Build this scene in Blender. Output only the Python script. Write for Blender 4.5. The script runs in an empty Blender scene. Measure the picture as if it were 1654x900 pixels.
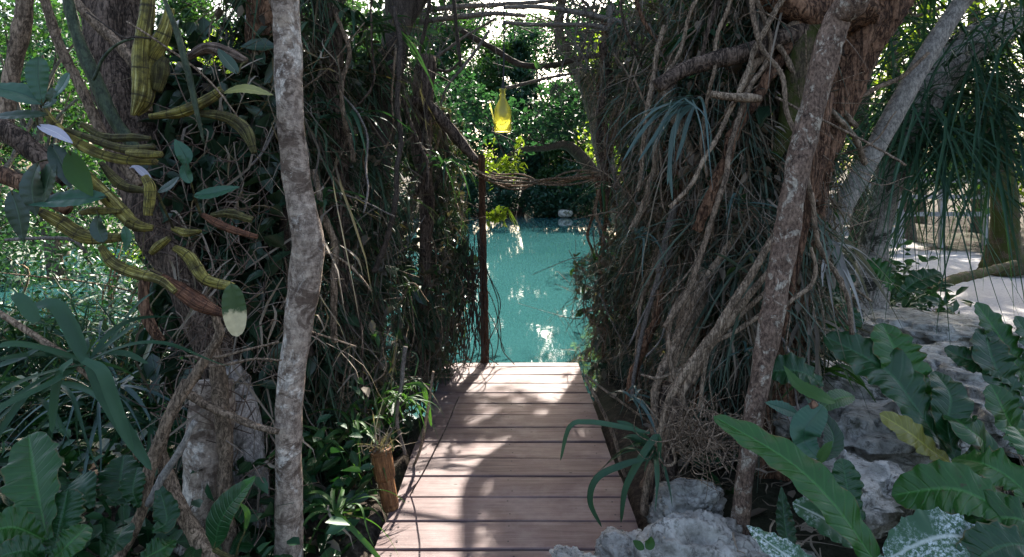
import bpy, math, random
import numpy as np
from mathutils import Vector

rng = np.random.default_rng(11)
random.seed(11)
SC = bpy.context.scene
COL = SC.collection

# ------------------------------------------------------------------ camera
H = 1.45                      # eye height above the deck
cd = bpy.data.cameras.new("camera")
cd.sensor_width = 36.0
cd.lens = 36.0 * 1000.0 / 1654.0
cd.shift_y = -150.0 / 1654.0
cd.clip_start = 0.02
cd.clip_end = 3000.0
cam = bpy.data.objects.new("camera", cd)
cam.location = (0, 0, H)
cam.rotation_euler = (math.radians(90), 0, 0)
COL.objects.link(cam)
SC.camera = cam

# ------------------------------------------------------------------ light
SUN_EL, SUN_AZ = 39.0, 10.0
SD = np.array([math.sin(math.radians(SUN_AZ)) * math.cos(math.radians(SUN_EL)),
               math.cos(math.radians(SUN_AZ)) * math.cos(math.radians(SUN_EL)),
               math.sin(math.radians(SUN_EL))])
world = bpy.data.worlds.new("World")
SC.world = world
world.use_nodes = True
wt = world.node_tree
wt.nodes.clear()
sky = wt.nodes.new("ShaderNodeTexSky")
sky.sky_type = 'NISHITA'
sky.sun_disc = False
sky.sun_elevation = math.radians(SUN_EL)
sky.sun_rotation = math.radians(SUN_AZ)
sky.air_density = 1.0
sky.dust_density = 6.0
sky.ozone_density = 1.0
bg = wt.nodes.new("ShaderNodeBackground")
bg.inputs[1].default_value = 0.15
wo = wt.nodes.new("ShaderNodeOutputWorld")
wt.links.new(sky.outputs[0], bg.inputs[0])
wt.links.new(bg.outputs[0], wo.inputs[0])
sl = bpy.data.lights.new("sun", 'SUN')
sl.energy = 5.0
sl.angle = math.radians(0.53)
sl.color = (1.0, 0.93, 0.83)
so = bpy.data.objects.new("sun", sl)
so.rotation_euler = Vector(-SD).to_track_quat('-Z', 'Y').to_euler()
so.location = (0, 10, 20)
COL.objects.link(so)

vs = SC.view_settings
vs.view_transform = 'Standard'
vs.look = 'None'
vs.gamma = 1.0
vs.use_curve_mapping = False
vs.exposure = 1.9
SC.cycles.use_denoising = True
SC.cycles.max_bounces = 6
SC.cycles.diffuse_bounces = 3
SC.cycles.glossy_bounces = 3
SC.cycles.transmission_bounces = 5
SC.cycles.transparent_max_bounces = 4
SC.cycles.sample_clamp_indirect = 8.0


# ------------------------------------------------------------------ helpers
def P(px, py, Y):
    """a spot seen at photo pixel (px, py), Y metres out"""
    return np.array([(px - 827.0) / 1000.0 * Y, Y, H - (py - 300.0) / 1000.0 * Y])


def nrm(v):
    return v / np.maximum(np.linalg.norm(v, axis=-1, keepdims=True), 1e-9)


OFF = {}


class MB:
    def __init__(s):
        s.v, s.q, s.t, s.r, s.u, s.w = [], [], [], [], [], []
        s.n = 0

    def add(s, v, quads=None, tris=None, r=0.5, u=0.0, w=0.0):
        v = np.asarray(v, float).reshape(-1, 3)
        n = len(v)
        if quads is not None and len(quads):
            s.q.append(np.asarray(quads, np.int64) + s.n)
        if tris is not None and len(tris):
            s.t.append(np.asarray(tris, np.int64) + s.n)
        s.v.append(v)
        s.r.append(np.broadcast_to(np.asarray(r, float), (n,)))
        s.u.append(np.broadcast_to(np.asarray(u, float), (n,)))
        s.w.append(np.broadcast_to(np.asarray(w, float), (n,)))
        s.n += n

    def build(s, name, mat, parent=None, origin=None, smooth=True):
        v = np.concatenate(s.v)
        if parent is not None:
            off = OFF[parent.name]
        elif origin is not None:
            off = np.asarray(origin, float)
        else:
            off = np.zeros(3)
        q = np.concatenate(s.q) if s.q else np.zeros((0, 4), np.int64)
        t = np.concatenate(s.t) if s.t else np.zeros((0, 3), np.int64)
        me = bpy.data.meshes.new(name)
        me.vertices.add(len(v))
        me.vertices.foreach_set("co", (v - off).astype(np.float32).ravel())
        nl = len(q) * 4 + len(t) * 3
        me.loops.add(nl)
        me.loops.foreach_set("vertex_index", np.concatenate([q.ravel(), t.ravel()]).astype(np.int32))
        me.polygons.add(len(q) + len(t))
        st = np.concatenate([np.arange(len(q)) * 4, len(q) * 4 + np.arange(len(t)) * 3]).astype(np.int32)
        me.polygons.foreach_set("loop_start", st)
        me.polygons.foreach_set("use_smooth", np.full(len(q) + len(t), smooth))
        me.update(calc_edges=True)
        for nm, arr in (("rnd", s.r), ("along", s.u), ("across", s.w)):
            a = me.attributes.new(nm, 'FLOAT', 'POINT')
            a.data.foreach_set("value", np.concatenate(arr).astype(np.float32))
        me.materials.append(mat)
        me.validate()
        o = bpy.data.objects.new(name, me)
        COL.objects.link(o)
        if parent is not None:
            o.parent = parent
        else:
            o.location = off
        OFF[o.name] = off
        return o


def thing(name, label, cat, loc, group=None):
    o = bpy.data.objects.new(name, None)
    o.empty_display_size = 0.1
    COL.objects.link(o)
    o.location = loc
    OFF[o.name] = np.asarray(loc, float)
    return tag(o, label, cat, group)


def tag(o, label=None, cat=None, group=None, kind=None):
    if label: o['label'] = label
    if cat: o['category'] = cat
    if group: o['group'] = group
    if kind: o['kind'] = kind
    return o


def resample(pts, vals, n):
    """Catmull-Rom through pts (k,3), vals (k,m)"""
    pts = np.asarray(pts, float)
    vals = np.asarray(vals, float)
    a = np.concatenate([pts, vals.reshape(len(pts), -1)], 1)
    if len(a) == 2:
        t = np.linspace(0, 1, n)[:, None]
        r = a[0] * (1 - t) + a[1] * t
        return r[:, :3], r[:, 3:]
    d = np.linalg.norm(np.diff(pts, axis=0), axis=1)
    cu = np.concatenate([[0], np.cumsum(d)])
    e = np.concatenate([[2 * a[0] - a[1]], a, [2 * a[-1] - a[-2]]])
    T = np.linspace(0, cu[-1], n)
    k = np.clip(np.searchsorted(cu, T, side='right') - 1, 0, len(a) - 2)
    f = ((T - cu[k]) / np.maximum(cu[k + 1] - cu[k], 1e-9))[:, None]
    p0, p1, p2, p3 = e[k], e[k + 1], e[k + 2], e[k + 3]
    r = 0.5 * (2 * p1 + (p2 - p0) * f + (2 * p0 - 5 * p1 + 4 * p2 - p3) * f ** 2 + (3 * p1 - p0 - 3 * p2 + p3) * f ** 3)
    r[:, 3:] = np.maximum(r[:, 3:], 1e-4)
    return r[:, :3], r[:, 3:]


def tube(mb, pts, rad, sides=10, step=None, rough=0.06, lobes=0, lobe_amp=0.0, r=None, wob=0.0):
    pts = np.asarray(pts, float)
    rad = np.broadcast_to(np.asarray(rad, float), (len(pts),))
    L = np.linalg.norm(np.diff(pts, axis=0), axis=1).sum()
    step = step or max(0.012, rad.max() * 0.5)
    n = int(np.clip(L / step, 4, 160))
    p, rr = resample(pts, rad, n)
    rr = rr[:, 0]
    if wob:
        k = rng.uniform(0, 6.28, 6)
        tt = np.linspace(0, L, n)
        env = np.sin(np.linspace(0, np.pi, n)) ** 0.5
        p = p + wob * env[:, None] * np.stack([np.sin(tt * 9 + k[0]) + .5 * np.sin(tt * 23 + k[1]),
                                               np.sin(tt * 8 + k[2]) + .5 * np.sin(tt * 21 + k[3]),
                                               .5 * np.sin(tt * 10 + k[4])], 1)
    tg = nrm(np.gradient(p, axis=0))
    ref = np.array([0.31, -0.9, 0.3])
    nn = nrm(ref - (tg @ ref)[:, None] * tg)
    bb = np.cross(tg, nn)
    ang = np.linspace(0, 2 * np.pi, sides, endpoint=False)
    tt = np.linspace(0, L, n)
    ph = rng.uniform(0, 6.28, 8)
    s = 1 / max(rad.max(), .004)
    m = np.ones((n, sides))
    if rough:
        m += rough * (np.sin(tt[:, None] * s * .9 + ph[0] + 2 * ang) + .8 * np.sin(tt[:, None] * s * 2.1 + ph[1] - 3 * ang)
                      + .6 * np.sin(tt[:, None] * s * .45 + ph[2] + ang)) + rng.normal(0, rough * .35, (n, sides))
    if lobes:
        m += lobe_amp * np.sin(lobes * ang[None, :] + ph[3] + .8 * np.sin(tt[:, None] * 1.7 + ph[4]))
    c = np.cos(ang)[None, :, None] * nn[:, None, :] + np.sin(ang)[None, :, None] * bb[:, None, :]
    v = p[:, None, :] + c * (rr[:, None] * m)[:, :, None]
    i = np.arange(n - 1)[:, None] * sides
    j = np.arange(sides)
    j2 = (j + 1) % sides
    q = np.stack([i + j, i + j2, i + sides + j2, i + sides + j], -1).reshape(-1, 4)
    v = np.concatenate([v.reshape(-1, 3), p[:1], p[-1:]])
    a, b = n * sides, n * sides + 1
    tr = np.concatenate([np.stack([np.full(sides, a), j2, j], 1), np.stack([np.full(sides, b), (n - 1) * sides + j, (n - 1) * sides + j2], 1)])
    u = np.concatenate([np.repeat(np.linspace(0, 1, n), sides), [0, 1]])
    w = np.concatenate([np.tile(ang / 6.2832, n), [0, 0]])
    mb.add(v, q, tr, r=rng.random() if r is None else r, u=u, w=w)
    return p


def ptube(mb, pix, Y, wpx, **k):
    """tube traced through photo pixels; pix rows (px, py[, Y])"""
    w = np.broadcast_to(np.asarray(wpx, float), (len(pix),))
    pts, rad = [], []
    for a, ww in zip(pix, w):
        y = a[2] if len(a) > 2 else Y
        pts.append(P(a[0], a[1], y))
        rad.append(ww / 2000.0 * y)
    return tube(mb, pts, rad, **k)


def blades(mb, base, d, L, W, droop, K=6, curl=0.12, fold=0.35, tipw=0.08, r=None, side=None, clear=None):
    """N strap leaves at once: base (N,3), d unit (N,3), L, W, droop (N,)"""
    N = len(base)
    base = np.asarray(base, float)
    d = nrm(np.asarray(d, float))
    L = np.broadcast_to(np.asarray(L, float), (N,))
    W = np.broadcast_to(np.asarray(W, float), (N,))
    droop = np.broadcast_to(np.asarray(droop, float), (N,))
    t = np.linspace(0, 1, K + 1)
    cu = rng.normal(0, curl, (N, 3))
    p = base[:, None] + L[:, None, None] * (d[:, None] * t[None, :, None] + cu[:, None] * (t ** 2)[None, :, None]
                                           + rng.normal(0, curl * .5, (N, 3))[:, None] * np.sin(t * 5)[None, :, None])
    p[:, :, 2] -= L[:, None] * droop[:, None] * (t ** 2)[None]
    if clear is not None:
        ok = ~(open_to_sun(p[:, K // 2], clear) | open_to_sun(p[:, -1], clear))
        p, d, L, W = p[ok], d[ok], L[ok], W[ok]
        r = rng.random(len(p)) if r is None else np.broadcast_to(r, (N,))[ok]
        N = len(p)
    tg = nrm(np.gradient(p, axis=1))
    if side is None:
        side = np.cross(d, np.array([0, 0, 1.0])) + rng.normal(0, .35, (N, 3))
    s = side[:, None] - (tg * side[:, None]).sum(-1, keepdims=True) * tg
    s = nrm(s)
    up = np.cross(s, tg)
    prof = np.minimum(1, .45 + 3.5 * t) * np.minimum(1, (1 - t) * 2.2 + tipw)
    hw = W[:, None] * .5 * prof[None]
    l = p - s * hw[..., None] + up * (hw * fold)[..., None]
    rr = p + s * hw[..., None] + up * (hw * fold)[..., None]
    v = np.stack([l, p, rr], 2)                         # N,K+1,3,3
    b = np.arange(N)[:, None] * (K + 1) * 3 + np.arange(K)[None] * 3
    q = np.concatenate([np.stack([b, b + 1, b + 4, b + 3], -1).reshape(-1, 4), np.stack([b + 1, b + 2, b + 5, b + 4], -1).reshape(-1, 4)])
    r = rng.random(N) if r is None else np.broadcast_to(r, (N,))
    mb.add(v, q, r=np.repeat(r, (K + 1) * 3), u=np.tile(np.repeat(t, 3), N), w=np.tile(np.array([-1, 0, 1.0]), N * (K + 1)))


def leaf_cloud(mb, c, size, asp=0.45, down=0.35, r=None, flat=0.6):
    """small pointed leaves, two faces folded along the midrib each"""
    N = len(c)
    size = np.broadcast_to(np.asarray(size, float), (N,)) * rng.uniform(.6, 1.25, N)
    d = rng.normal(0, 1, (N, 3))
    d[:, 2] = d[:, 2] * flat - down
    d = nrm(d)
    n = rng.normal(0, .6, (N, 3)) + np.array([0, 0, 1.0])
    s = nrm(np.cross(d, n))
    up = np.cross(s, d)
    L = size[:, None]
    w = L * asp * .5
    f = w * .35
    b = c - d * L * .5
    v = np.stack([b, b + d * L * .33 - s * w + up * f, b + d * L * .68 - s * w * .8 + up * f * .6, b + d * L - up * L * .1,
                  b + d * L * .68 + s * w * .8 + up * f * .6, b + d * L * .33 + s * w + up * f], 1)
    k = np.arange(N)[:, None] * 6
    q = np.concatenate([k + np.array([0, 1, 2, 3]), k + np.array([3, 4, 5, 0])])
    r = rng.random(N) if r is None else r
    mb.add(v, q, r=np.repeat(r, 6), u=np.tile([0, .33, .68, 1, .68, .33], N), w=np.tile([0, -1, -.8, 0, .8, 1.0], N))


PROF = {
    'lance': lambda u: np.sin(np.pi * np.clip(u, 0, 1) ** .8) ** .85,
    'oval': lambda u: np.sqrt(np.clip(1 - (2 * u - 1) ** 2, 0, 1)) ** 1.0,
    'obovate': lambda u: np.clip(u * 1.15, 0, 1) ** .65 * np.sqrt(np.clip(1 - np.clip((u - .55) / .45, 0, 1) ** 2, 0, 1)) + .02,
    'nest': lambda u: np.minimum(1, .16 + 1.5 * u) * np.sqrt(np.clip(1 - np.clip((u - .6) / .4, 0, 1) ** 1.7, 0, 1)),
    'strap': lambda u: np.minimum(1, .5 + 2 * u) * np.sqrt(np.clip(1 - np.clip((u - .35) / .65, 0, 1) ** 2.2, 0, 1)),
}


def leaf(mb, pts, width, prof='lance', fold=0.25, ruffle=0.0, waves=7, nu=22, nv=9, tilt=0.0, toward=None, r=None, rim=0.0):
    """one broad leaf along pts (base to tip); its face turned towards `toward`"""
    p, _ = resample(pts, np.zeros(len(pts)), nu)
    L = np.linalg.norm(np.diff(p, axis=0), axis=1).sum()
    tg = nrm(np.gradient(p, axis=0))
    if toward is None:
        toward = np.array([0, -0.75, 0.8])
    up = np.broadcast_to(np.asarray(toward, float), (nu, 3))
    s = nrm(np.cross(tg, up))
    up = np.cross(s, tg)
    if tilt:
        c, sn = math.cos(tilt), math.sin(tilt)
        s, up = c * s + sn * up, c * up - sn * s
    u = np.linspace(0, 1, nu)
    v = np.linspace(-1, 1, nv)
    hw = width * .5 * PROF[prof](u)
    hw = hw * (1 + rim * (np.sin(u * waves * 6.28 + rng.uniform(0, 6)) + .5 * np.sin(u * waves * 13.1 + 1)))
    ph = rng.uniform(0, 6.28, 3)
    A = np.abs(v)[None, :]
    sg = np.sign(v)[None, :]
    z = fold * A * hw[:, None] + ruffle * width * A ** 1.5 * np.sin(u[:, None] * waves * 6.28 + ph[0] + sg * 1.3) * np.minimum(1, 4 * (1 - u[:, None])) \
        + 0.02 * width * np.sin(u[:, None] * waves * 12.6 + ph[1]) * A - fold * .5 * A ** 2 * hw[:, None]
    g = p[:, None] + s[:, None] * (hw[:, None] * v[None])[..., None] + up[:, None] * z[..., None]
    i = np.arange(nu - 1)[:, None] * nv
    j = np.arange(nv - 1)
    q = np.stack([i + j, i + j + 1, i + nv + j + 1, i + nv + j], -1).reshape(-1, 4)
    mb.add(g, q, r=rng.random() if r is None else r, u=np.repeat(u, nv), w=np.tile(v, nu))


def box(mb, c, s, r=None, rot=0.0):
    v = np.array([[x, y, z] for x in (-.5, .5) for y in (-.5, .5) for z in (-.5, .5)]) * np.asarray(s)
    if rot:
        a, b = math.cos(rot), math.sin(rot)
        v = np.stack([v[:, 0] * a - v[:, 1] * b, v[:, 0] * b + v[:, 1] * a, v[:, 2]], 1)
    q = [[0, 1, 3, 2], [4, 6, 7, 5], [0, 4, 5, 1], [2, 3, 7, 6], [0, 2, 6, 4], [1, 5, 7, 3]]
    mb.add(v + np.asarray(c), q, r=rng.random() if r is None else r)


def fbm(p, s=1.0, seed=0):
    """cheap smooth noise from sines, about -1..1"""
    g = np.random.default_rng(seed)
    out = np.zeros(len(p))
    a = 1.0
    for k in range(5):
        for _ in range(3):
            w = g.normal(0, 1, p.shape[1])
            w = w / np.linalg.norm(w)
            out += a * np.sin(p @ w * s * 2 ** k * g.uniform(.8, 1.3) + g.uniform(0, 6.28)) / 2.2
        a *= .55
    return out


def boulder(mb, c, s, seed, n=40, amp=.16, flat_layers=0.0):
    th = np.linspace(0, np.pi, n // 2 + 1)
    ph = np.linspace(0, 2 * np.pi, n, endpoint=False)
    T, F = np.meshgrid(th, ph, indexing='ij')
    d = np.stack([np.sin(T) * np.cos(F), np.sin(T) * np.sin(F), np.cos(T)], -1).reshape(-1, 3)
    d = np.sign(d) * np.abs(d) ** .78
    e = d * (1 + amp * fbm(d, 2.0, seed))[:, None]
    e = e - nrm(d) * (.5 * amp * np.abs(fbm(d, 6.0, seed + 3)) + .3 * amp * np.abs(fbm(d, 14.0, seed + 5)))[:, None]
    v = e * np.asarray(s)
    if flat_layers:
        st = flat_layers
        v[:, 2] = v[:, 2] * .35 + .65 * np.round(v[:, 2] / st + .25 * fbm(v, 6, seed)) * st
    i = np.arange(n // 2)[:, None] * n
    j = np.arange(n)
    q = np.stack([i + j, i + n + j, i + n + (j + 1) % n, i + (j + 1) % n], -1).reshape(-1, 4)
    mb.add(v + np.asarray(c), q)


# ------------------------------------------------------------------ materials
class NT:
    def __init__(s, name):
        s.m = bpy.data.materials.new(name)
        s.m.use_nodes = True
        s.t = s.m.node_tree
        s.t.nodes.clear()
        s.out = s.t.nodes.new("ShaderNodeOutputMaterial")

    def n(s, typ, ins=None, **kw):
        nd = s.t.nodes.new(typ)
        for k, v in kw.items():
            setattr(nd, k, v)
        for k, v in (ins or {}).items():
            if isinstance(v, bpy.types.NodeSocket):
                s.t.links.new(v, nd.inputs[k])
            else:
                nd.inputs[k].default_value = v
        return nd

    def attr(s, name):
        return s.n("ShaderNodeAttribute", attribute_name=name).outputs['Fac']

    def coord(s, scale=(1, 1, 1)):
        tc = s.n("ShaderNodeTexCoord")
        mp = s.n("ShaderNodeMapping", {'Vector': tc.outputs['Object'], 'Scale': scale})
        return mp.outputs[0]

    def noise(s, scale, vec=None, detail=5, rough=.6, dist=0.0):
        return s.n("ShaderNodeTexNoise", {'Vector': vec or s.coord(), 'Scale': scale, 'Detail': detail, 'Roughness': rough, 'Distortion': dist}).outputs['Fac']

    def ramp(s, fac, stops, interp='LINEAR'):
        nd = s.n("ShaderNodeValToRGB", {'Fac': fac})
        cr = nd.color_ramp
        cr.interpolation = interp
        while len(cr.elements) < len(stops):
            cr.elements.new(.5)
        for e, (p, c) in zip(cr.elements, stops):
            e.position = p
            e.color = tuple(c) + (1,) if len(c) == 3 else c
        return nd.outputs['Color']

    def mix(s, fac, a, b, mode='MIX'):
        nd = s.n("ShaderNodeMix", data_type='RGBA', blend_type=mode)
        for i, v in ((0, fac), (6, a), (7, b)):
            if isinstance(v, bpy.types.NodeSocket):
                s.t.links.new(v, nd.inputs[i])
            else:
                nd.inputs[i].default_value = (v if i == 0 else (tuple(v) + (1,) if len(v) == 3 else v))
        return nd.outputs[2]

    def math(s, op, a, b=0.0, c=None):
        nd = s.n("ShaderNodeMath", operation=op)
        for i, v in enumerate((a, b) if c is None else (a, b, c)):
            if isinstance(v, bpy.types.NodeSocket):
                s.t.links.new(v, nd.inputs[i])
            else:
                nd.inputs[i].default_value = v
        return nd.outputs[0]

    def done(s, col, rough=.6, bump=None, bstr=.3, bdist=.01, spec=.4, transl=0.0, tcol=None):
        b = s.n("ShaderNodeBsdfPrincipled", {'Base Color': col if isinstance(col, bpy.types.NodeSocket) else tuple(col) + (1,),
                                              'Roughness': rough, 'Specular IOR Level': spec})
        if bump is not None:
            bn = s.n("ShaderNodeBump", {'Height': bump, 'Strength': bstr, 'Distance': bdist})
            s.t.links.new(bn.outputs[0], b.inputs['Normal'])
        sh = b.outputs[0]
        if transl:
            tr = s.n("ShaderNodeBsdfTranslucent", {'Color': tcol if tcol is not None else col})
            mx = s.n("ShaderNodeMixShader", {0: transl, 1: sh, 2: tr.outputs[0]})
            sh = mx.outputs[0]
        s.t.links.new(sh, s.out.inputs['Surface'])
        return s.m


def leafmat(name, dark, light, transl=.3, rough=.42, vein=0.0, spec=.45, brown=0.0, blotch=0.35, veincol=None, tip=None, dust=False, ribs=0.0, spots=0.0):
    t = NT(name)
    c = t.ramp(t.attr("rnd"), [(0.0, dark), (0.75, light), (1.0, tuple(.5 * (a + b) + .004 for a, b in zip(dark, light)))])
    if brown:
        c = t.mix(t.math('GREATER_THAN', t.attr("rnd"), 1 - brown), c, (.10, .065, .035))
    n1 = t.noise(9.0, detail=4)
    c = t.mix(t.ramp(n1, [(.35, (0, 0, 0)), (.7, (blotch,) * 3)]), c, tuple(x * 1.5 for x in light))
    if tip:
        c = t.mix(t.ramp(t.math('ADD', t.attr("along"), t.math('MULTIPLY', t.math('SUBTRACT', t.noise(38, detail=3), .5), .35)), [(tip[0], (0, 0, 0)), (min(1, tip[0] + tip[2]), (1, 1, 1))]), c, t.mix(t.noise(60, detail=4), tip[1], tuple(x * .55 for x in tip[1])))
    if dust:
        d = t.noise(110.0, detail=6, rough=.75)
        c = t.mix(t.math('MULTIPLY', t.ramp(d, [(.47, (0, 0, 0)), (.6, (.85, .85, .85))]), t.ramp(t.noise(7.0, detail=3), [(.4, (0, 0, 0)), (.55, (1, 1, 1))])), c, (.62, .68, .68))
    if spots:
        d = t.noise(34.0, detail=5, rough=.7)
        c = t.mix(t.math('MULTIPLY', t.ramp(d, [(.62, (0, 0, 0)), (.67, (1, 1, 1))]), spots), c, (.05, .038, .015))
        ed = t.math('ADD', t.math('ABSOLUTE', t.attr("across")), t.math('MULTIPLY', t.math('SUBTRACT', t.noise(16.0, detail=4), .5), .6))
        c = t.mix(t.ramp(ed, [(.97, (0, 0, 0)), (1.06, (.7, .7, .7))]), c, (.09, .07, .02))
    bump = None
    if vein:
        a = t.math('ABSOLUTE', t.attr("across"))
        vm = t.ramp(a, [(0.0, (1, 1, 1)), (.045, (.8, .8, .8)), (.10, (0, 0, 0))])
        # side ribs slant from the midrib to the rim
        k = t.math('SINE', t.math('MULTIPLY', t.math('SUBTRACT', t.attr("along"), t.math('MULTIPLY', a, .10)), 95.0))
        rb = t.ramp(k, [(.55, (0, 0, 0)), (1.0, (1, 1, 1))])
        c = t.mix(t.math('MULTIPLY', rb, ribs), c, tuple(x * 2.2 for x in light))
        c = t.mix(t.math('MULTIPLY', vm, vein), c, veincol or tuple(min(1, x * 2.6 + .02) for x in light))
        bump = t.math('ADD', t.math('MULTIPLY', rb, -.6 if ribs else 0.0), t.math('ADD', t.math('MULTIPLY', vm, -1.0), t.math('MULTIPLY', t.noise(30.0), .8)))
    tc = t.mix(1.0, c, (1.25, 1.5, .55), 'MULTIPLY')
    return t.done(c, rough=rough, spec=spec, transl=transl, tcol=tc, bump=bump, bstr=.35, bdist=.006)


def barkmat(name, cols, scale=14.0, stretch=(1, 1, .35), lichen=None, lichen_amt=.5, rings=0.0, rough=.85, bdist=.012, moss=None, bstr=.9, furrow=.5, patch=None):
    t = NT(name)
    v = t.coord(stretch)
    n1 = t.noise(scale, v, detail=8, rough=.7, dist=.6)
    c = t.ramp(n1, [(.36, cols[0]), (.5, cols[1]), (.62, cols[2])])
    n2 = t.noise(scale * 6, t.coord((1, 1, .6)), detail=5, rough=.7)
    c = t.mix(.45, c, t.ramp(n2, [(.38, tuple(x * .3 for x in cols[0])), (.62, tuple(min(1, x * 1.45) for x in cols[2]))]))
    c = t.mix(t.math('MULTIPLY', t.attr("rnd"), .25), c, tuple(x * .5 for x in cols[1]))
    if patch:
        m = t.noise(patch[1], t.coord((1, 1, 1.8)), detail=6, rough=.7, dist=.8)
        c = t.mix(t.ramp(m, [(patch[2], (0, 0, 0)), (patch[2] + .05, (.85, .85, .85))]), c, t.mix(n2, patch[0], tuple(x * 2.4 for x in patch[0])))
    if lichen:
        m = t.noise(lichen[1], t.coord((1, 1, .8)), detail=8, rough=.75, dist=.5)
        c = t.mix(t.ramp(m, [(lichen_amt, (0, 0, 0)), (lichen_amt + .045, (.9, .9, .9))]), c, t.mix(t.ramp(n2, [(.4, (0, 0, 0)), (.6, (1, 1, 1))]), tuple(x * .5 for x in lichen[0]), lichen[0]))
    # dark furrows and fine cracks along the stem
    fv = t.noise(scale * 1.7, t.coord((stretch[0], stretch[1], stretch[2] * .6)), detail=4, rough=.6, dist=1.2)
    fr = t.math('ABSOLUTE', t.math('SUBTRACT', fv, .5))
    fm = t.ramp(fr, [(.0, (1, 1, 1)), (.018, (.7, .7, .7)), (.05, (0, 0, 0))])
    c = t.mix(t.math('MULTIPLY', fm, furrow), c, tuple(x * .3 for x in cols[0]))
    if moss:
        m = t.noise(5.0, detail=7, rough=.75)
        c = t.mix(t.ramp(m, [(moss[1], (0, 0, 0)), (moss[1] + .1, (.9, .9, .9))]), c, t.mix(n2, moss[0], tuple(x * .3 for x in moss[0])))
    c = t.mix(1.0, c, (1.12, 1.0, .86), 'MULTIPLY')
    hh = t.math('ADD', t.math('ADD', n1, t.math('MULTIPLY', n2, .5)), t.math('MULTIPLY', fm, -.5 * furrow))
    return t.done(c, rough=rough, bump=hh, bstr=bstr, bdist=bdist, spec=.25)


M = {}
# leaves
M['far'] = leafmat('far foliage', (.018, .05, .02), (.05, .11, .035), transl=.36, rough=.5)
M['far2'] = leafmat('far foliage blue', (.013, .045, .033), (.034, .09, .055), transl=.32, rough=.5)
M['sunny'] = leafmat('foliage tinted sunlit yellow green', (.09, .14, .02), (.20, .24, .035), transl=.55, rough=.45)  # sunlight on these leaves is painted in as a brighter yellow green
M['canopy'] = leafmat('canopy leaves', (.018, .05, .022), (.045, .1, .035), transl=.25)
M['shrub'] = leafmat('shrub leaves', (.014, .05, .024), (.036, .095, .042), transl=.15, rough=.4, spec=.4)
M['strap'] = leafmat('strap leaves', (.012, .044, .024), (.044, .10, .054), transl=.22, rough=.5, spec=.28)
M['blue'] = leafmat('blue green strap leaves', (.03, .068, .06), (.075, .125, .11), transl=.15, rough=.4, spec=.4)
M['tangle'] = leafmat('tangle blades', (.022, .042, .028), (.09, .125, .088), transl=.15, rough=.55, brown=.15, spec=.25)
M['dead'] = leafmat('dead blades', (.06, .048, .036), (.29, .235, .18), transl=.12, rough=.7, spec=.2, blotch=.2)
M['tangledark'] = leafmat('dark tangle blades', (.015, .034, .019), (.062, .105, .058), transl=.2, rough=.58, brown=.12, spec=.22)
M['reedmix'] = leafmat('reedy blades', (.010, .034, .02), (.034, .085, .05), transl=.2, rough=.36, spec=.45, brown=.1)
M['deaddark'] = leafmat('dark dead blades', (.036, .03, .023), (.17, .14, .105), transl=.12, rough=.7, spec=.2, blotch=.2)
M['drylight'] = leafmat('bleached dry leaves', (.16, .145, .13), (.34, .32, .29), transl=.12, rough=.7, spec=.2)
M['green'] = leafmat('grass green straps', (.02, .06, .018), (.055, .12, .03), transl=.3, rough=.55, spec=.25)
M['nest'] = leafmat('nest plant leaves', (.006, .036, .007), (.020, .082, .013), transl=.2, rough=.36, spec=.42, vein=.42, ribs=.12, blotch=.4, spots=.75)
M['nestdark'] = leafmat('dark nest plant leaves', (.004, .025, .008), (.012, .052, .014), transl=.14, rough=.36, spec=.42, vein=.35, ribs=.12, blotch=.4, spots=.75)
M['olive'] = leafmat('yellowing leaf', (.075, .085, .012), (.14, .135, .02), transl=.2, rough=.4, vein=.6, ribs=.25, blotch=.6)
M['dust'] = leafmat('white dusted leaf', (.015, .06, .025), (.03, .09, .035), transl=.1, rough=.5, vein=.8, veincol=(.45, .5, .45), dust=True)
M['orchidleaf'] = leafmat('orchid leaf', (.015, .062, .032), (.035, .105, .055), transl=.15, rough=.34, spec=.42, vein=.3, veincol=(.02, .05, .04), blotch=.3)
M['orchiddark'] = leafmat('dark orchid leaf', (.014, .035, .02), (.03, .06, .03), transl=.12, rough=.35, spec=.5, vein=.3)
M['orchidpale'] = leafmat('pale orchid leaf', (.17, .18, .05), (.26, .25, .08), transl=.2, rough=.45, vein=.3)
M['lilac'] = leafmat('pale leaf underside', (.34, .33, .4), (.44, .43, .5), transl=.15, rough=.5, vein=.3)
M['cream'] = leafmat('cream tipped leaf', (.035, .07, .02), (.05, .09, .025), transl=.12, rough=.45, tip=(.5, (.74, .63, .38), .08))
# bark
M['slender'] = barkmat('mottled slender bark', ((.12, .09, .077), (.29, .24, .21), (.49, .44, .395)), scale=8, stretch=(1, 1, 3.2), lichen=((.80, .79, .77), 5.5), lichen_amt=.53, patch=((.06, .045, .037), 4.5, .525), furrow=.3, bdist=.006)
M['old'] = barkmat('old dark bark', ((.03, .022, .018), (.10, .075, .06), (.24, .19, .165)), scale=16, stretch=(1, 1, .2), furrow=.85, bdist=.02)
M['red'] = barkmat('red brown flaking bark', ((.035, .018, .012), (.15, .08, .052), (.36, .23, .16)), scale=12, stretch=(1, 1, .18), bdist=.025, furrow=.8)
M['lichen'] = barkmat('speckled lichen bark', ((.05, .035, .03), (.15, .105, .085), (.28, .215, .18)), scale=18, stretch=(1, 1, .9), lichen=((.55, .53, .48), 19), lichen_amt=.54, bdist=.01, furrow=.4)
M['grey'] = barkmat('smooth grey bark', ((.15, .15, .15), (.25, .25, .25), (.38, .38, .37)), scale=14, stretch=(1, 1, .6), bdist=.004, lichen=((.1, .1, .1), 9), lichen_amt=.66)
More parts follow.
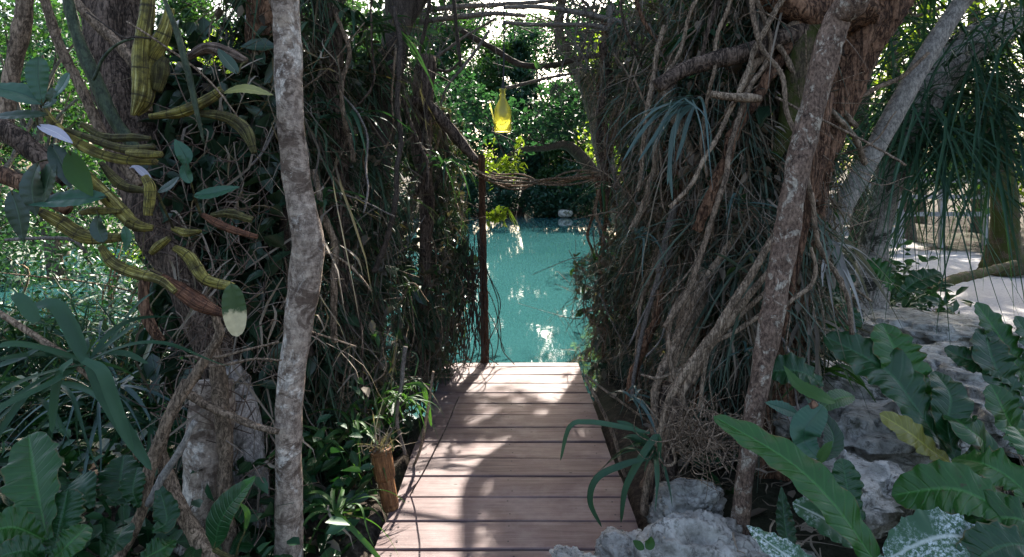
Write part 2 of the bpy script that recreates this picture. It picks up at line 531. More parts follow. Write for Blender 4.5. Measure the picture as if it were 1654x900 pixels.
M['banded'] = barkmat('banded pale bark', ((.16, .15, .15), (.32, .32, .33), (.48, .48, .5)), scale=10, stretch=(1, 1, .8), lichen=((.02, .03, .02), 4.2), lichen_amt=.52, bdist=.008)
M['liana'] = barkmat('liana bark', ((.07, .052, .038), (.21, .165, .125), (.40, .325, .26)), scale=22, stretch=(1, 1, .4), bdist=.008, furrow=.7)
M['lianapale'] = barkmat('pale liana bark', ((.12, .09, .066), (.29, .23, .175), (.46, .385, .31)), scale=22, stretch=(1, 1, .3), bdist=.01, furrow=.75)
M['twig'] = barkmat('dark twig bark', ((.02, .016, .014), (.05, .042, .037), (.11, .095, .085)), scale=30, bdist=.003)
M['greytwig'] = barkmat('grey twig bark', ((.06, .055, .052), (.14, .13, .125), (.25, .24, .235)), scale=30, bdist=.003)
M['mossy'] = barkmat('mossy bark', ((.03, .025, .018), (.08, .065, .045), (.15, .125, .09)), scale=16, moss=((.06, .085, .012), .42))
M['greenstem'] = barkmat('green stem', ((.018, .035, .02), (.035, .06, .035), (.07, .1, .06)), scale=14, bdist=.004, rough=.5)
M['post'] = barkmat('post wood', ((.03, .016, .01), (.085, .045, .028), (.15, .09, .06)), scale=14, stretch=(1, 1, .15))
M['farbark'] = barkmat('far bark', ((.05, .045, .04), (.12, .105, .095), (.2, .18, .165)), scale=6)


def canemat(name, cols, node, nodes=4.6):
    t = NT(name)
    u, w = t.attr("along"), t.attr("across")
    v = t.n("ShaderNodeCombineXYZ", {'X': t.math('MULTIPLY', w, 34.0), 'Y': t.math('MULTIPLY', u, 1.6), 'Z': t.math('MULTIPLY', t.attr("rnd"), 40.0)})
    st = t.noise(1.0, v.outputs[0], detail=6, rough=.7, dist=.4)
    n = t.noise(26, t.coord(), detail=6, rough=.7)
    c = t.ramp(st, [(.36, tuple(x * .2 for x in cols[0])), (.43, cols[0]), (.52, cols[1]), (.62, cols[2])])
    c = t.mix(t.ramp(n, [(.40, (.75, .75, .75)), (.58, (0, 0, 0))]), c, node)
    wob = t.math('MULTIPLY', t.math('SUBTRACT', n, .5), .16)
    k = t.math('ABSOLUTE', t.math('SUBTRACT', t.math('FRACT', t.math('ADD', wob, t.math('ADD', t.math('MULTIPLY', t.math('POWER', u, 1.2), nodes), t.attr("rnd")))), .5))
    c = t.mix(t.ramp(k, [(.0, (.9, .9, .9)), (.02, (.6, .6, .6)), (.05, (0, 0, 0))]), c, node)
    b = t.math('ADD', st, t.math('MULTIPLY', n, .7))
    return t.done(c, rough=.55, bump=b, bstr=.9, bdist=.008, spec=.3)


M['cane'] = canemat('orchid cane', ((.13, .11, .02), (.37, .315, .06), (.62, .56, .22)), (.035, .026, .015))
M['caneolive'] = canemat('olive orchid cane', ((.06, .056, .016), (.16, .145, .04), (.28, .255, .10)), (.03, .022, .012))
M['canedry'] = canemat('dry orchid cane', ((.09, .055, .035), (.24, .17, .12), (.40, .31, .25)), (.05, .03, .02))
M['canerust'] = canemat('rusty orchid cane', ((.09, .035, .015), (.24, .10, .05), (.36, .19, .11)), (.05, .02, .012))
M['bamboo'] = canemat('orange bamboo', ((.20, .085, .03), (.33, .15, .055), (.40, .21, .09)), (.14, .06, .025), nodes=1.0)


def deckmat():
    t = NT('weathered deck boards')
    r = t.attr("rnd")
    tc = t.n("ShaderNodeTexCoord")
    of = t.n("ShaderNodeCombineXYZ", {'X': t.math('MULTIPLY', r, 37.0), 'Z': t.math('MULTIPLY', r, 11.0)})
    ad = t.n("ShaderNodeVectorMath", {0: tc.outputs['Object'], 1: of.outputs[0]}, operation='ADD')
    mp = t.n("ShaderNodeMapping", {'Vector': ad.outputs[0], 'Scale': (.9, 14, 14)})
    g = t.noise(3.0, mp.outputs[0], detail=8, rough=.68, dist=.4)
    mp2 = t.n("ShaderNodeMapping", {'Vector': ad.outputs[0], 'Scale': (3, 60, 60)})
    g2 = t.noise(3.0, mp2.outputs[0], detail=5, rough=.7)
    c = t.ramp(g, [(.3, (.075, .046, .044)), (.5, (.16, .105, .098)), (.7, (.27, .195, .182))])
    c = t.mix(t.math('MULTIPLY', g2, .45), c, (.09, .06, .058))
    c = t.mix(t.math('MULTIPLY', r, .45), c, (.10, .07, .072))
    # worn grey patches and small marks
    wn = t.noise(2.2, detail=6, rough=.7)
    c = t.mix(t.ramp(wn, [(.48, (0, 0, 0)), (.66, (.5, .5, .5))]), c, (.29, .235, .225))
    sp = t.n("ShaderNodeTexVoronoi", {'Vector': t.coord((1, 1.4, 1)), 'Scale': 6.5, 'Randomness': 1.0}).outputs['Distance']
    c = t.mix(t.ramp(sp, [(.05, (.8, .8, .8)), (.075, (0, 0, 0))]), c, (.035, .025, .022))
    rg = t.ramp(t.noise(5.0, detail=4), [(.3, (.58, .58, .58)), (.7, (.78, .78, .78))])
    return t.done(c, rough=rg, bump=t.math('ADD', g, t.math('MULTIPLY', g2, .6)), bstr=.5, bdist=.004, spec=.3)


M['deck'] = deckmat()


def groundmat():
    t = NT('forest floor')
    n = t.noise(1.3, detail=6, rough=.65)
    n2 = t.noise(28, detail=6, rough=.7)
    c = t.ramp(n2, [(.3, (.012, .01, .008)), (.5, (.045, .034, .026)), (.72, (.12, .095, .075))])
    c = t.mix(t.ramp(n, [(.45, (0, 0, 0)), (.6, (.6, .6, .6))]), c, (.03, .04, .02))
    s = t.attr("rnd")   # sand of the path
    sand = t.ramp(t.noise(45, detail=5), [(.3, (.36, .34, .33)), (.7, (.52, .5, .48))])
    c = t.mix(s, c, sand)
    return t.done(c, rough=.95, bump=n2, bstr=.8, bdist=.03, spec=.15)


M['ground'] = groundmat()


def rockmat():
    t = NT('pale limestone')
    n = t.noise(4.0, detail=10, rough=.72)
    n2 = t.noise(21, detail=8, rough=.78)
    c = t.ramp(n, [(.36, (.2, .19, .165)), (.48, (.44, .42, .37)), (.62, (.68, .65, .59))])
    c = t.mix(t.ramp(n2, [(.36, (.85, .85, .85)), (.47, (0, 0, 0))]), c, (.05, .047, .04))
    vo = t.n("ShaderNodeTexVoronoi", {'Vector': t.n("ShaderNodeVectorMath", {0: t.coord((1, 1, 2.2)), 1: t.n("ShaderNodeTexNoise", {'Vector': t.coord(), 'Scale': 6.0, 'Detail': 5.0}).outputs['Color']}, operation='ADD').outputs[0], 'Scale': 4.5}, feature='DISTANCE_TO_EDGE').outputs['Distance']
    cr = t.math('MULTIPLY', t.ramp(vo, [(.0, (1, 1, 1)), (.02, (.5, .5, .5)), (.05, (0, 0, 0))]), t.ramp(t.noise(5.5, detail=4), [(.45, (0, 0, 0)), (.62, (.6, .6, .6))]))
    c = t.mix(cr, c, (.035, .03, .024))
    m = t.noise(2.4, detail=8, rough=.75)
    c = t.mix(t.ramp(m, [(.52, (0, 0, 0)), (.6, (.85, .85, .85))]), c, t.mix(n2, (.05, .06, .02), (.12, .115, .085)))
    hh = t.math('ADD', t.math('ADD', n, t.math('MULTIPLY', n2, .35)), t.math('MULTIPLY', cr, -.6))
    return t.done(c, rough=.94, bump=hh, bstr=1.0, bdist=.035, spec=.2)


M['rock'] = rockmat()


def watermat():
    t = NT('turquoise lagoon water')
    n0 = t.noise(.12, detail=3)
    c = t.ramp(n0, [(.35, (.019, .074, .078)), (.65, (.026, .092, .096))])
    v = t.coord((1, .55, 1))
    n1 = t.noise(1.6, v, detail=3, rough=.5)
    n2 = t.noise(8.0, v, detail=2, rough=.5)
    h = t.math('ADD', n1, t.math('MULTIPLY', n2, .12))
    b = t.n("ShaderNodeBsdfPrincipled", {'Base Color': c, 'Roughness': .03, 'IOR': 1.333, 'Specular IOR Level': .5})
    bn = t.n("ShaderNodeBump", {'Height': h, 'Strength': .08, 'Distance': .05})
    t.t.links.new(bn.outputs[0], b.inputs['Normal'])
    t.t.links.new(b.outputs[0], t.out.inputs['Surface'])
    return t.m


M['water'] = watermat()


def glassmat():
    t = NT('yellow green bottle glass')
    gl = t.n("ShaderNodeBsdfPrincipled", {'Base Color': (.93, .9, .30, 1), 'Roughness': .05, 'IOR': 1.42, 'Transmission Weight': .9})
    tr = t.n("ShaderNodeBsdfTranslucent", {'Color': (.96, .93, .38, 1)})
    mx = t.n("ShaderNodeMixShader", {0: .34, 1: gl.outputs[0], 2: tr.outputs[0]})
    t.t.links.new(mx.outputs[0], t.out.inputs['Surface'])
    return t.m


M['glass'] = glassmat()
t_ = NT('dark cord')
M['cord'] = t_.done((.03, .028, .026), rough=.8)
t_ = NT('pale stone steps')
M['stone'] = t_.done(t_.ramp(t_.noise(6, detail=6), [(.3, (.22, .21, .2)), (.7, (.45, .44, .42))]), rough=.9, bump=t_.noise(20, detail=5), bstr=.6, bdist=.02)
t_ = NT('orange brown fibre')
M['fibre'] = t_.done(t_.ramp(t_.attr("rnd"), [(0, (.045, .028, .02)), (.6, (.13, .085, .06)), (1, (.26, .2, .155))]), rough=.9)
t_ = NT('dark root mass')
M['mass'] = t_.done(t_.ramp(t_.noise(20, detail=6, rough=.7), [(.35, (.01, .008, .006)), (.6, (.035, .026, .02)), (.8, (.075, .055, .042))]), rough=.95, bump=t_.noise(26, detail=6), bstr=1.0, bdist=.04)

exec_order = []
# ================================================================== setting
WATER_Z = -0.45


def shore(x, y):
    """>0 in the lagoon, metres"""
    near = np.where(x < .55, 4.75 + .25 * np.sin(x * 1.7), 4.75 + (x - .55) * 4.0)
    far = 37.5 + 2.0 * np.sin(x * .21) - .004 * x * x
    return np.minimum(np.minimum(y - near, far - y), x + 70)


def ground_z(x, y):
    s = shore(x, y)
    base = .02 + .05 * np.sin(x * 1.3 + 1) * np.sin(y * 1.1) + .02 * np.sin(x * 4.1) * np.cos(y * 3.3)
    base = base + np.where(x > .6, np.clip((x - .6) * .09, 0, .12), 0)
    base = base - np.where(x < -.6, np.clip((y - 2.8) * .12, 0, .25), 0)
    base = base - .22 * np.exp(-(np.maximum(np.abs(x) - .52, 0) / .05) ** 2) * (y < 5.3)
    base = base + np.where(y > 30, np.clip((y - 37) * .07, -0.3, 4), 0)
    k = np.clip(-s / .5, 0, 1)
    return np.where(s < 0, -.5 * (1 - k) + base * k, -.5 - np.clip(s, 0, 2) * .9)


def axis(lo, hi, fine, a, b):
    """grid lines: fine between a and b, stretching outwards"""
    c = np.arange(a, b, fine)
    out, st, x = [], fine, b
    while x < hi:
        out.append(x); st *= 1.12; x += st
    out.append(hi)
    pre, st, x = [], fine, a
    while x > lo:
        st *= 1.12; x -= st; pre.append(max(x, lo))
    return np.concatenate([pre[::-1], c, out])


gx, gy = axis(-600, 600, .09, -5, 7), axis(-60, 1200, .09, .8, 12)
X, Yg = np.meshgrid(gx, gy, indexing='ij')
xy = np.stack([X.ravel(), Yg.ravel()], 1)
z = ground_z(xy[:, 0], xy[:, 1]) + .015 * fbm(xy, 6, 5)
sand = np.clip(1 - np.abs(xy[:, 0] - (5.6 + .25 * (xy[:, 1] - 8))) / 2.0 + .25 * fbm(xy, 1.4, 8), 0, 1) * (xy[:, 1] > 5.2) * (xy[:, 1] < 22)
sand = np.clip(sand * 5, 0, 1)
mb = MB()
i = np.arange(len(gx) - 1)[:, None] * len(gy)
j = np.arange(len(gy) - 1)
q = np.stack([i + j, i + len(gy) + j, i + len(gy) + j + 1, i + j + 1], -1).reshape(-1, 4)
mb.add(np.column_stack([xy, z]), q, r=sand)
tag(mb.build('ground', M['ground']), kind='structure')

mb = MB()
mb.add([[-75, 4.0, WATER_Z], [40, 4.0, WATER_Z], [40, 60, WATER_Z], [-75, 60, WATER_Z]], [[0, 1, 2, 3]])
tag(mb.build('water', M['water']), kind='structure')

# boardwalk: planks across, joists under
bw = thing('boardwalk', 'weathered purple-brown plank boardwalk leading straight to the turquoise water', 'boardwalk', (0, 3, 0))
mb = MB()
y = 1.02
k = 0
while y < 5.06:
    w = .2075
    y1 = min(y + w - .011, 5.07)
    xl, xr = -.54 + rng.normal(0, .006), .535 + rng.normal(0, .006)
    if y1 > 2.3 and y1 < 2.55: xl -= 0
    th, b = .035, .004
    dz = rng.normal(0, .0012)
    prof = np.array([[y, -th], [y, -b], [y + b, 0], [y1 - b, 0], [y1, -b], [y1, -th]])
    nx = 14
    xs = np.linspace(xl, xr, nx)
    vv = np.array([[x_, p_[0] + (.0015 * math.sin(x_ * 5 + k)), p_[1] + dz + .001 * math.sin(x_ * 4 + k * 2)] for x_ in xs for p_ in prof])
    ii = np.arange(nx - 1)[:, None] * 6
    jj = np.arange(6)
    qq = np.stack([ii + jj, ii + 6 + jj, ii + 6 + (jj + 1) % 6, ii + (jj + 1) % 6], -1).reshape(-1, 4)
    e = (nx - 1) * 6
    qq = np.concatenate([qq, [[0, 1, 4, 5], [1, 2, 3, 4], [e + 5, e + 4, e + 1, e], [e + 4, e + 3, e + 2, e + 1]]])
    mb.add(vv, qq, r=rng.random())
    y += w
    k += 1
mb.build('planks', M['deck'], bw, smooth=False)
m2 = MB()
for e in range(k):
    for x_ in (-.47, -.01, .46):
        for dy in (.045, .155):
            c_ = np.array([x_ + rng.normal(0, .008), 1.02 + e * .2075 + dy + rng.normal(0, .006), .0035])
            a_ = np.linspace(0, 6.2832, 8, endpoint=False)
            m2.add(np.concatenate([c_ + .0045 * np.stack([np.cos(a_), np.sin(a_), a_ * 0], 1), c_[None] - (0, 0, .0008)]), None, [[8, i_, (i_ + 1) % 8] for i_ in range(8)])
tag(m2.build('nails', M['cord'], bw), kind='stuff')
for x_ in (-.44, 0, .44):
    m2 = MB()
    box(m2, (x_, 3.0, -.09), (.07, 4.0, .1))
    m2.build('joist', M['post'], bw, smooth=False)
for x_ in (-.5, .5):
    m2 = MB()
    tube(m2, [(x_, 4.93, -1.6), (x_, 4.93, -.141)], .05, sides=10)
    m2.build('pile', M['post'], bw)

# ------------------------------------------------------------------ trees
LIT_Y = [0.3, 1.2, 2.5, 3.3, 4.2, 5.0, 5.8]
LIT_L = [-1.2, -1.0, -.9, -.75, -.62, -.5, -.3]
LIT_R = [-.40, -.30, -.2, -.05, .06, .06, .1]  # outline of the sunlit strip; unseen crown leaves are cut away to shape it


def open_to_sun(p, pad=-.12):
    """leaves to leave out, cutting the gap that shapes the sunlight on the boardwalk"""
    q = p - SD[None] * (p[:, 2] / SD[2])[:, None]
    n = .08 * np.sin(q[:, 1] * 5.1 + 1) + .05 * np.sin(q[:, 1] * 11 + q[:, 0] * 7)
    l = np.interp(q[:, 1], LIT_Y, LIT_L)
    r = np.interp(q[:, 1], LIT_Y, LIT_R)
    far = (q[:, 1] > 3.5) & (p[:, 2] > 3.4)                      # thin leafage over the far planks only dapples them
    keep = far & (np.modf(np.abs(np.sin(p[:, 0] * 127.1 + p[:, 1] * 311.7 + p[:, 2] * 74.7)) * 4375.85)[0] < .55)
    return ~keep & (q[:, 0] > l + pad) & (q[:, 0] < r + n + .07 * (p[:, 2] > 3.8)) & (q[:, 1] > .6) & (q[:, 1] < 6.2)


def tree(name, label, cat, trunk, rad, crowns, leafsize, lm, bm, group=None, asp=.45, limbs=True, gap=None, trunk_kw=None, down=.35, twigs=0):
    trunk = np.asarray(trunk, float)
    o = thing(name, label, cat, trunk[0], group)
    mb = MB()
    kw = dict(sides=12, rough=.05)
    kw.update(trunk_kw or {})
    p = tube(mb, trunk, rad, **kw)
    rad = np.asarray(rad, float)
    if limbs:
        for (c, R, n) in crowns:
            s = p[int(len(p) * rng.uniform(.6, .97))]
            c = np.asarray(c, float)
            mid = s * .5 + c * .5 + rng.normal(0, .08 * np.linalg.norm(c - s) + .01, 3)
            rr = min(rad[-1] * .6, .12)
            tube(mb, [s, mid, c], [rr, rr * .7, rr * .3], sides=6, step=.2, rough=.04)
    mb.build('trunk', bm, o)
    mb = MB()
    for (c, R, n) in crowns:
        R = np.broadcast_to(np.asarray(R, float), (3,))
        d = nrm(rng.normal(0, 1, (n, 3)))
        q = np.asarray(c) + d * (rng.random((n, 1)) ** .45) * R * (1 + .25 * fbm(d, 2.5, int(rng.integers(9999))))[:, None]
        if gap is not None:
            q = q[~gap(q)]
        if len(q):
            leaf_cloud(mb, q, leafsize, asp=asp, down=down, r=np.clip(rng.normal(rng.uniform(.25, .7), .25, len(q)), 0, 1))
    mb.build('crown', lm, o)
    return o


# far bank, across the lagoon
def far_tree(X0, Y0, h, spread, lm, label, n=14, per=420, size=.34, group='trees on the far bank', lo=.1):
    gz = float(ground_z(np.array([X0]), np.array([Y0]))[0])
    t0 = np.array([X0, Y0, gz - .2])
    top = t0 + np.array([rng.normal(0, .6), rng.normal(0, .4), h * .8])
    cr = []
    for k in range(n):
        f = lo + (1 - lo) * (k + rng.random()) / n
        a = rng.uniform(0, 6.28)
        rr = spread * (.35 + .65 * math.sin(math.pi * min(1, f * .75 + .2))) * rng.uniform(.3, 1)
        c = np.array([X0 + rr * math.cos(a), Y0 + rr * .7 * math.sin(a) - .5, gz + .4 + f * h])
        cr.append((c, np.array([1, .9, .7]) * spread * rng.uniform(.3, .5), per))
    return tree('waterside_tree', label, 'tree', [t0, t0 * .6 + top * .4 + rng.normal(0, .2, 3), top], [.22, .16, .08], cr, size, lm, M['farbark'], group=group, gap=gapsky if group else None,
                trunk_kw=dict(step=.4))


def gapsky(q):
    # break in the treetops where the sky shows above the water
    return ((q[:, 0] - 3.1) / 1.5) ** 2 + ((q[:, 2] - 8.9) / 1.2) ** 2 < 1 + .3 * np.sin(q[:, 0] * 5) + .3 * np.sin(q[:, 2] * 4)


far_spots = [(-33, 40, 11, 4.5, 0), (-27, 38.5, 12, 4.5, 1), (-21, 40, 13, 4.5, 0), (-15.5, 39, 14, 4.2, 1), (-10.5, 40, 13, 4, 0), (-6.2, 38.8, 11.5, 3.4, 1),
             (-2.6, 39, 11, 2.9, 0), (.6, 40, 10.6, 2.6, 1), (3.2, 39, 7.2, 2.4, 0), (5.8, 40, 12, 2.8, 1), (9.4, 41, 14, 3.8, 0), (14, 42, 15, 4.5, 1), (20, 43, 15, 5, 0), (-8.5, 46, 13, 4.5, 0), (-3.5, 47, 15, 4.2, 1), (1.2, 47, 12.5, 4, 0), (6, 47, 13.5, 4.5, 1), (-14, 47, 15, 5, 0), (-23, 47, 14, 6, 1)]
far_lab = ['dark green tree on the far bank, crown spreading behind the left vine wall', 'broad bushy tree across the lagoon behind the left tangle']
for k, (a, b, h, s, m) in enumerate(far_spots):
    lab = ('bushy green tree on the far bank seen through the archway over the water' if -8 < a < 6 else
           'tall far-bank tree glimpsed through gaps of the left undergrowth' if a <= -8 else 'tall far-bank tree hidden mostly behind the right vine wall')
    far_tree(a, b, h, s, M['far2'] if m else M['far'], lab, n=24, per=480 if abs(a) < 12 else 380, size=.32 if abs(a) < 12 else .38)
for k, (a, b, h, s) in enumerate([(-3.2, 37.0, 2.6, 1.7), (-.6, 36.7, 3.2, 1.6), (1.7, 37.0, 2.4, 1.4), (3.6, 36.8, 3.0, 1.5), (5.6, 37.2, 3.4, 1.6)]):
    gz = WATER_Z
    c0 = np.array([a, b, gz])
    o = thing('waterside_bush', 'low blue-green bush overhanging the far edge of the lagoon', 'bush', c0, 'bushes along the far waterline')
    m1 = MB()
    for _ in range(5):
        tube(m1, [c0 + (0, 1, 0), c0 + np.array([rng.normal(0, s * .4), rng.normal(0, .4), h * rng.uniform(.5, .9)])], [.05, .02], sides=5, step=.3)
    m1.build('stem', M['farbark'], o)
    m1 = MB()
    n = 2600
    d = nrm(rng.normal(0, 1, (n, 3)))
    q = c0 + np.array([0, .3, h * .48]) + d * (rng.random((n, 1)) ** .4) * np.array([s, s * .7, h * .52]) * (1 + .3 * fbm(d, 2.5, 60 + k))[:, None]
    leaf_cloud(m1, q, .24)
    m1.build('foliage', M['far2'], o)
m1 = MB()
boulder(m1, P(915, 345, 36.0) + np.array([0, .6, -.02]), (.4, .3, .24), 31)
tag(m1.build('boulder', M['rock'], origin=P(915, 350, 36)), 'pale grey boulder on the far waterline under the bushes', 'rock')
# mid distance trees beside the lagoon (right), trunks seen through the archway
tree('lagoon_tree', 'slim grey tree leaning over the water right of the hanging bottle', 'tree',
     [P(1030, 420, 7.2), P(985, 290, 7.2), P(962, 190, 7.1), P(938, 120, 7), P(902, 50, 7), (.66, 7.1, 3.9)], [.13, .11, .095, .08, .06, .03],
     [(P(1010, -60, 7.3), (.9, .6, .5), 900), (P(1100, 60, 7.6), (.7, .5, .5), 500), ((1.3, 7.4, 4.6), (1.1, .8, .6), 900), ((1.3, 7.2, 4.4), (.6, .6, .4), 350),
      (P(1010, 130, 7.8), (.45, .4, .55), 420)],
     .11, M['far'], M['farbark'], gap=open_to_sun)
tree('lagoon_tree', 'dark branching tree reaching low over the water behind the archway', 'tree',
     [P(1010, 360, 9.5), P(950, 268, 9.3), P(915, 235, 9.2), P(880, 240, 9), P(838, 243, 8.9), P(800, 268, 8.8)], [.12, .10, .07, .045, .035, .02],
     [(P(905, 200, 9.3), (.5, .5, .4), 420), (P(850, 205, 9.6), (.5, .5, .38), 420), (P(790, 190, 10), (.55, .5, .5), 500), (P(960, 170, 9.6), (.5, .4, .6), 500),
      (P(745, 150, 10), (.6, .5, .5), 520), (P(700, 190, 10.4), (.6, .5, .6), 520), (P(905, 145, 10), (.35, .4, .2), 160)],
     .12, M['far2'], M['twig'])
# right background trees beyond the sand path
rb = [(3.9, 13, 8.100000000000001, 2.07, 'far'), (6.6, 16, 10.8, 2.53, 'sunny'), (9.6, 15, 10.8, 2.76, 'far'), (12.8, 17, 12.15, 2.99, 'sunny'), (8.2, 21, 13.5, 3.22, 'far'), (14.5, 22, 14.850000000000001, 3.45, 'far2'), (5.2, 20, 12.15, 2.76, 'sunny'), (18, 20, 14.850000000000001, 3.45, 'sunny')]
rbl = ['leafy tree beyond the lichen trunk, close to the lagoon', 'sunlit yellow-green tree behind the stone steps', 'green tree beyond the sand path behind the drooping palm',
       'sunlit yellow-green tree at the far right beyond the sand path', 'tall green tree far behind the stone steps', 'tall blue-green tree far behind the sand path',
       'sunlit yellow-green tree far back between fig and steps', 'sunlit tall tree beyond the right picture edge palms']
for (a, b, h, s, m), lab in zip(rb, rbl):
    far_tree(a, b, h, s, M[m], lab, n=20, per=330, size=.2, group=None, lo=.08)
# left background: trees across the water on the left, nearer
lb = [(-9.5, 13.5, 7.4, 2.4, 'far'), (-6.5, 15, 6.6, 2.2, 'sunny'), (-12, 17, 8.2, 2.8, 'far2')]
lbl = ['light green tree across the water behind the yellow orchid canes', 'sunlit yellow-green tree across the water behind the old dark trunk', 'blue-green tree far behind the left picture edge']
for (a, b, h, s, m), lab in zip(lb, lbl):
    far_tree(a, b, h, s, M[m], lab, n=22, per=360, size=.15, group=None, lo=.02)

# stone steps far right
st = thing('stone_steps', 'pale stone steps climbing beyond the sand path, behind the drooping palm', 'steps', P(1390, 400, 12))
for k in range(6):
    m1 = MB()
    for e in range(4):
        box(m1, P(1392, 392 - k * 18, 12 + k * .35) + np.array([-.55 + e * .37 + rng.normal(0, .02), 0, 0]), (.35, .4, .17 + rng.normal(0, .006)), rot=rng.normal(0, .02))
    m1.build('step', M['stone'], st, smooth=False)
wl = thing('railing', 'faint pale railing glimpsed between the hanging palm straps', 'railing', P(1500, 400, 13))
for px in (1452, 1520, 1590):
    m1 = MB()
    box(m1, P(px, 350, 13), (.08, .08, 1.3))
    m1.build('post', M['stone'], wl, smooth=False)
for py in (292, 318, 346):
    m1 = MB()
    box(m1, P(1522, py, 12.93), (2.0, .05, .09))
    m1.build('rail', M['stone'], wl, smooth=False)

# ------------------------------------------------------------------ near trees; unseen crowns above the frame are added to shade the place
def canopy(c, R, n):
    return (np.asarray(c, float), np.asarray(R, float), n)


# slender pale trunk left of the boardwalk
pts = [P(467, 960, 2.3), P(467, 840, 2.3), P(466, 740, 2.3), P(468, 640, 2.3), P(478, 560, 2.3), P(490, 470, 2.3), P(497, 390, 2.3), P(484, 320, 2.3), P(471, 210, 2.3), P(464, 60, 2.3), P(461, -60, 2.3),
       (-.9, 2.5, 3.6), (-.95, 3.0, 5.2)]
pts[0][2] = -.05
tree('slender_tree', 'slender pale mottled trunk standing bare beside the boardwalk left edge', 'tree', pts,
     np.array([50, 43, 42, 42, 44, 49, 52, 44, 43, 43, 43, 42, 36]) / 2000 * 2.3,
     [canopy((-1.6, 5.0, 5.6), (2.0, 1.9, .9), 3300), canopy((-2.6, 7.2, 6.4), (2.1, 2.0, .9), 2800), canopy((-.2, 6.2, 6.1), (1.5, 1.7, .8), 2300), canopy((-1.0, 8.6, 6.8), (1.9, 1.6, .8), 2200), canopy((-1.2, 11, 7.6), (2.0, 1.8, .9), 2400)],
     .27, M['canopy'], M['slender'], gap=open_to_sun, trunk_kw=dict(sides=20, step=.018, rough=.035), limbs=True)

# old trunk at left, leaning to the middle and down into the roots
o = thing('strangler_tree', 'old dark furrowed trunk behind the orchid canes, rooted at left', 'tree', P(350, 850, 2.7))
m1 = MB()
ptube(m1, [(150, -160, 3.0), (178, -40, 3.0), (187, 80, 2.95), (208, 200, 2.9), (250, 330, 2.85), (300, 450, 2.8), (345, 560, 2.75), (385, 700, 2.7), (395, 900, 2.7)], 2.8, [90, 84, 80, 78, 74, 66, 58, 60, 80], sides=22, step=.025, rough=.07, lobes=5, lobe_amp=.08)
tube(m1, [P(150, -160, 3.0), (-2.4, 3.6, 4.4), (-2.6, 4.6, 5.6)], [.13, .11, .06], sides=12)
m1.build('trunk', M['old'], o)
m1 = MB()
ptube(m1, [(345, 615, 2.45), (340, 700, 2.42), (335, 780, 2.4), (328, 880, 2.4)], 2.4, [62, 70, 74, 84], sides=20, step=.02, rough=.05)
m1.build('root_stump', M['slender'], o)
m1 = MB()
ptube(m1, [(362, 590, 2.6), (385, 650, 2.6), (402, 720, 2.6), (410, 860, 2.6)], 2.6, [44, 50, 50, 55], sides=16, rough=.06)
m1.build('root', M['banded'], o)
m1 = MB()
for (c, R, n) in [canopy((-3.6, 5.4, 5.2), (1.9, 1.8, .9), 2600), canopy((-4.6, 8, 6.2), (2, 2, .9), 2200), canopy((-3.0, 3.4, 4.6), (1.4, 1.2, .6), 1200), canopy((-3.4, 10, 7.4), (2.2, 1.8, .8), 2000)]:
    d = nrm(rng.normal(0, 1, (n, 3)))
    q = c + d * (rng.random((n, 1)) ** .45) * R
    leaf_cloud(m1, q[~open_to_sun(q)], .27)
m1.build('crown', M['canopy'], o)
m1 = MB()
for k in range(3):
    boulder(m1, P([318, 330, 385][k], [255, 420, 560][k], 3.12), np.array([[.24, .13, .42], [.27, .13, .40], [.17, .13, .42]][k]), 70 + k, n=36, amp=.28)
m1.build('root_mass', M['mass'], o)

# right fig: reddish trunk, boughs
o = thing('fig_tree', 'large reddish-brown fig trunk with flaking bark and heavy boughs, right of the boardwalk', 'tree', P(1240, 800, 2.9))
m1 = MB()
ptube(m1, [(1440, -200, 3.0), (1408, -40, 2.95), (1375, 70, 2.95), (1338, 200, 2.95), (1308, 330, 2.95), (1285, 460, 2.95), (1262, 600, 2.95), (1245, 760, 2.95), (1240, 860, 2.95)], 2.95,
      [130, 112, 78, 56, 48, 50, 56, 70, 100], sides=28, step=.02, rough=.09, lobes=5, lobe_amp=.2)
m1.build('trunk', M['red'], o)
for pix, w, mt in [([(1400, 10), (1330, 25), (1265, 5), (1215, -40)], [70, 60, 52, 46], 'red'),
                   ([(1345, 50), (1270, 60), (1225, 80), (1165, 95), (1110, 110), (1060, 140)], [40, 34, 30, 28, 26, 22], 'old'),
                   ([(1330, 20), (1300, 80), (1288, 130), (1276, 190), (1250, 260)], [46, 44, 42, 34, 20], 'mossy'),
                   ([(1300, 30), (1250, 70), (1215, 110), (1195, 150)], [22, 20, 16, 12], 'liana')]:
    m1 = MB()
    ptube(m1, pix, 2.85, w, sides=14, step=.025, rough=.07)
    m1.build('bough', M[mt], o)
m1 = MB()
tube(m1, [P(1440, -200, 3.0), (2.4, 3.6, 4.3), (2.6, 5.0, 5.6)], [.19, .15, .08], sides=14)
m1.build('upper_trunk', M['red'], o)
m1 = MB()
for (c, R, n) in [canopy((2.2, 5.2, 5.0), (1.7, 1.7, .9), 3300), canopy((3.6, 7.2, 6.0), (2.2, 2.0, .9), 3000), canopy((1.3, 7.8, 6.2), (1.5, 1.9, .9), 3000), canopy((2.4, 10.2, 7.4), (2.4, 1.8, .8), 2600), canopy((.9, 5.6, 5.0), (.8, 1.2, .7), 1500),
                  canopy((.5, 9.6, 7.4), (1.6, 1.4, .7), 1500), canopy((.9, 10.4, 6.4), (1.5, 1.6, .9), 2600), canopy((4.4, 12.5, 8.5), (2.4, 2.0, .9), 2400), canopy((5.2, 5.0, 5.4), (1.6, 1.8, .8), 1800)]:
    d = nrm(rng.normal(0, 1, (n, 3)))
    q = c + d * (rng.random((n, 1)) ** .45) * R
    leaf_cloud(m1, q[~open_to_sun(q)], .27)
m1.build('crown', M['canopy'], o)

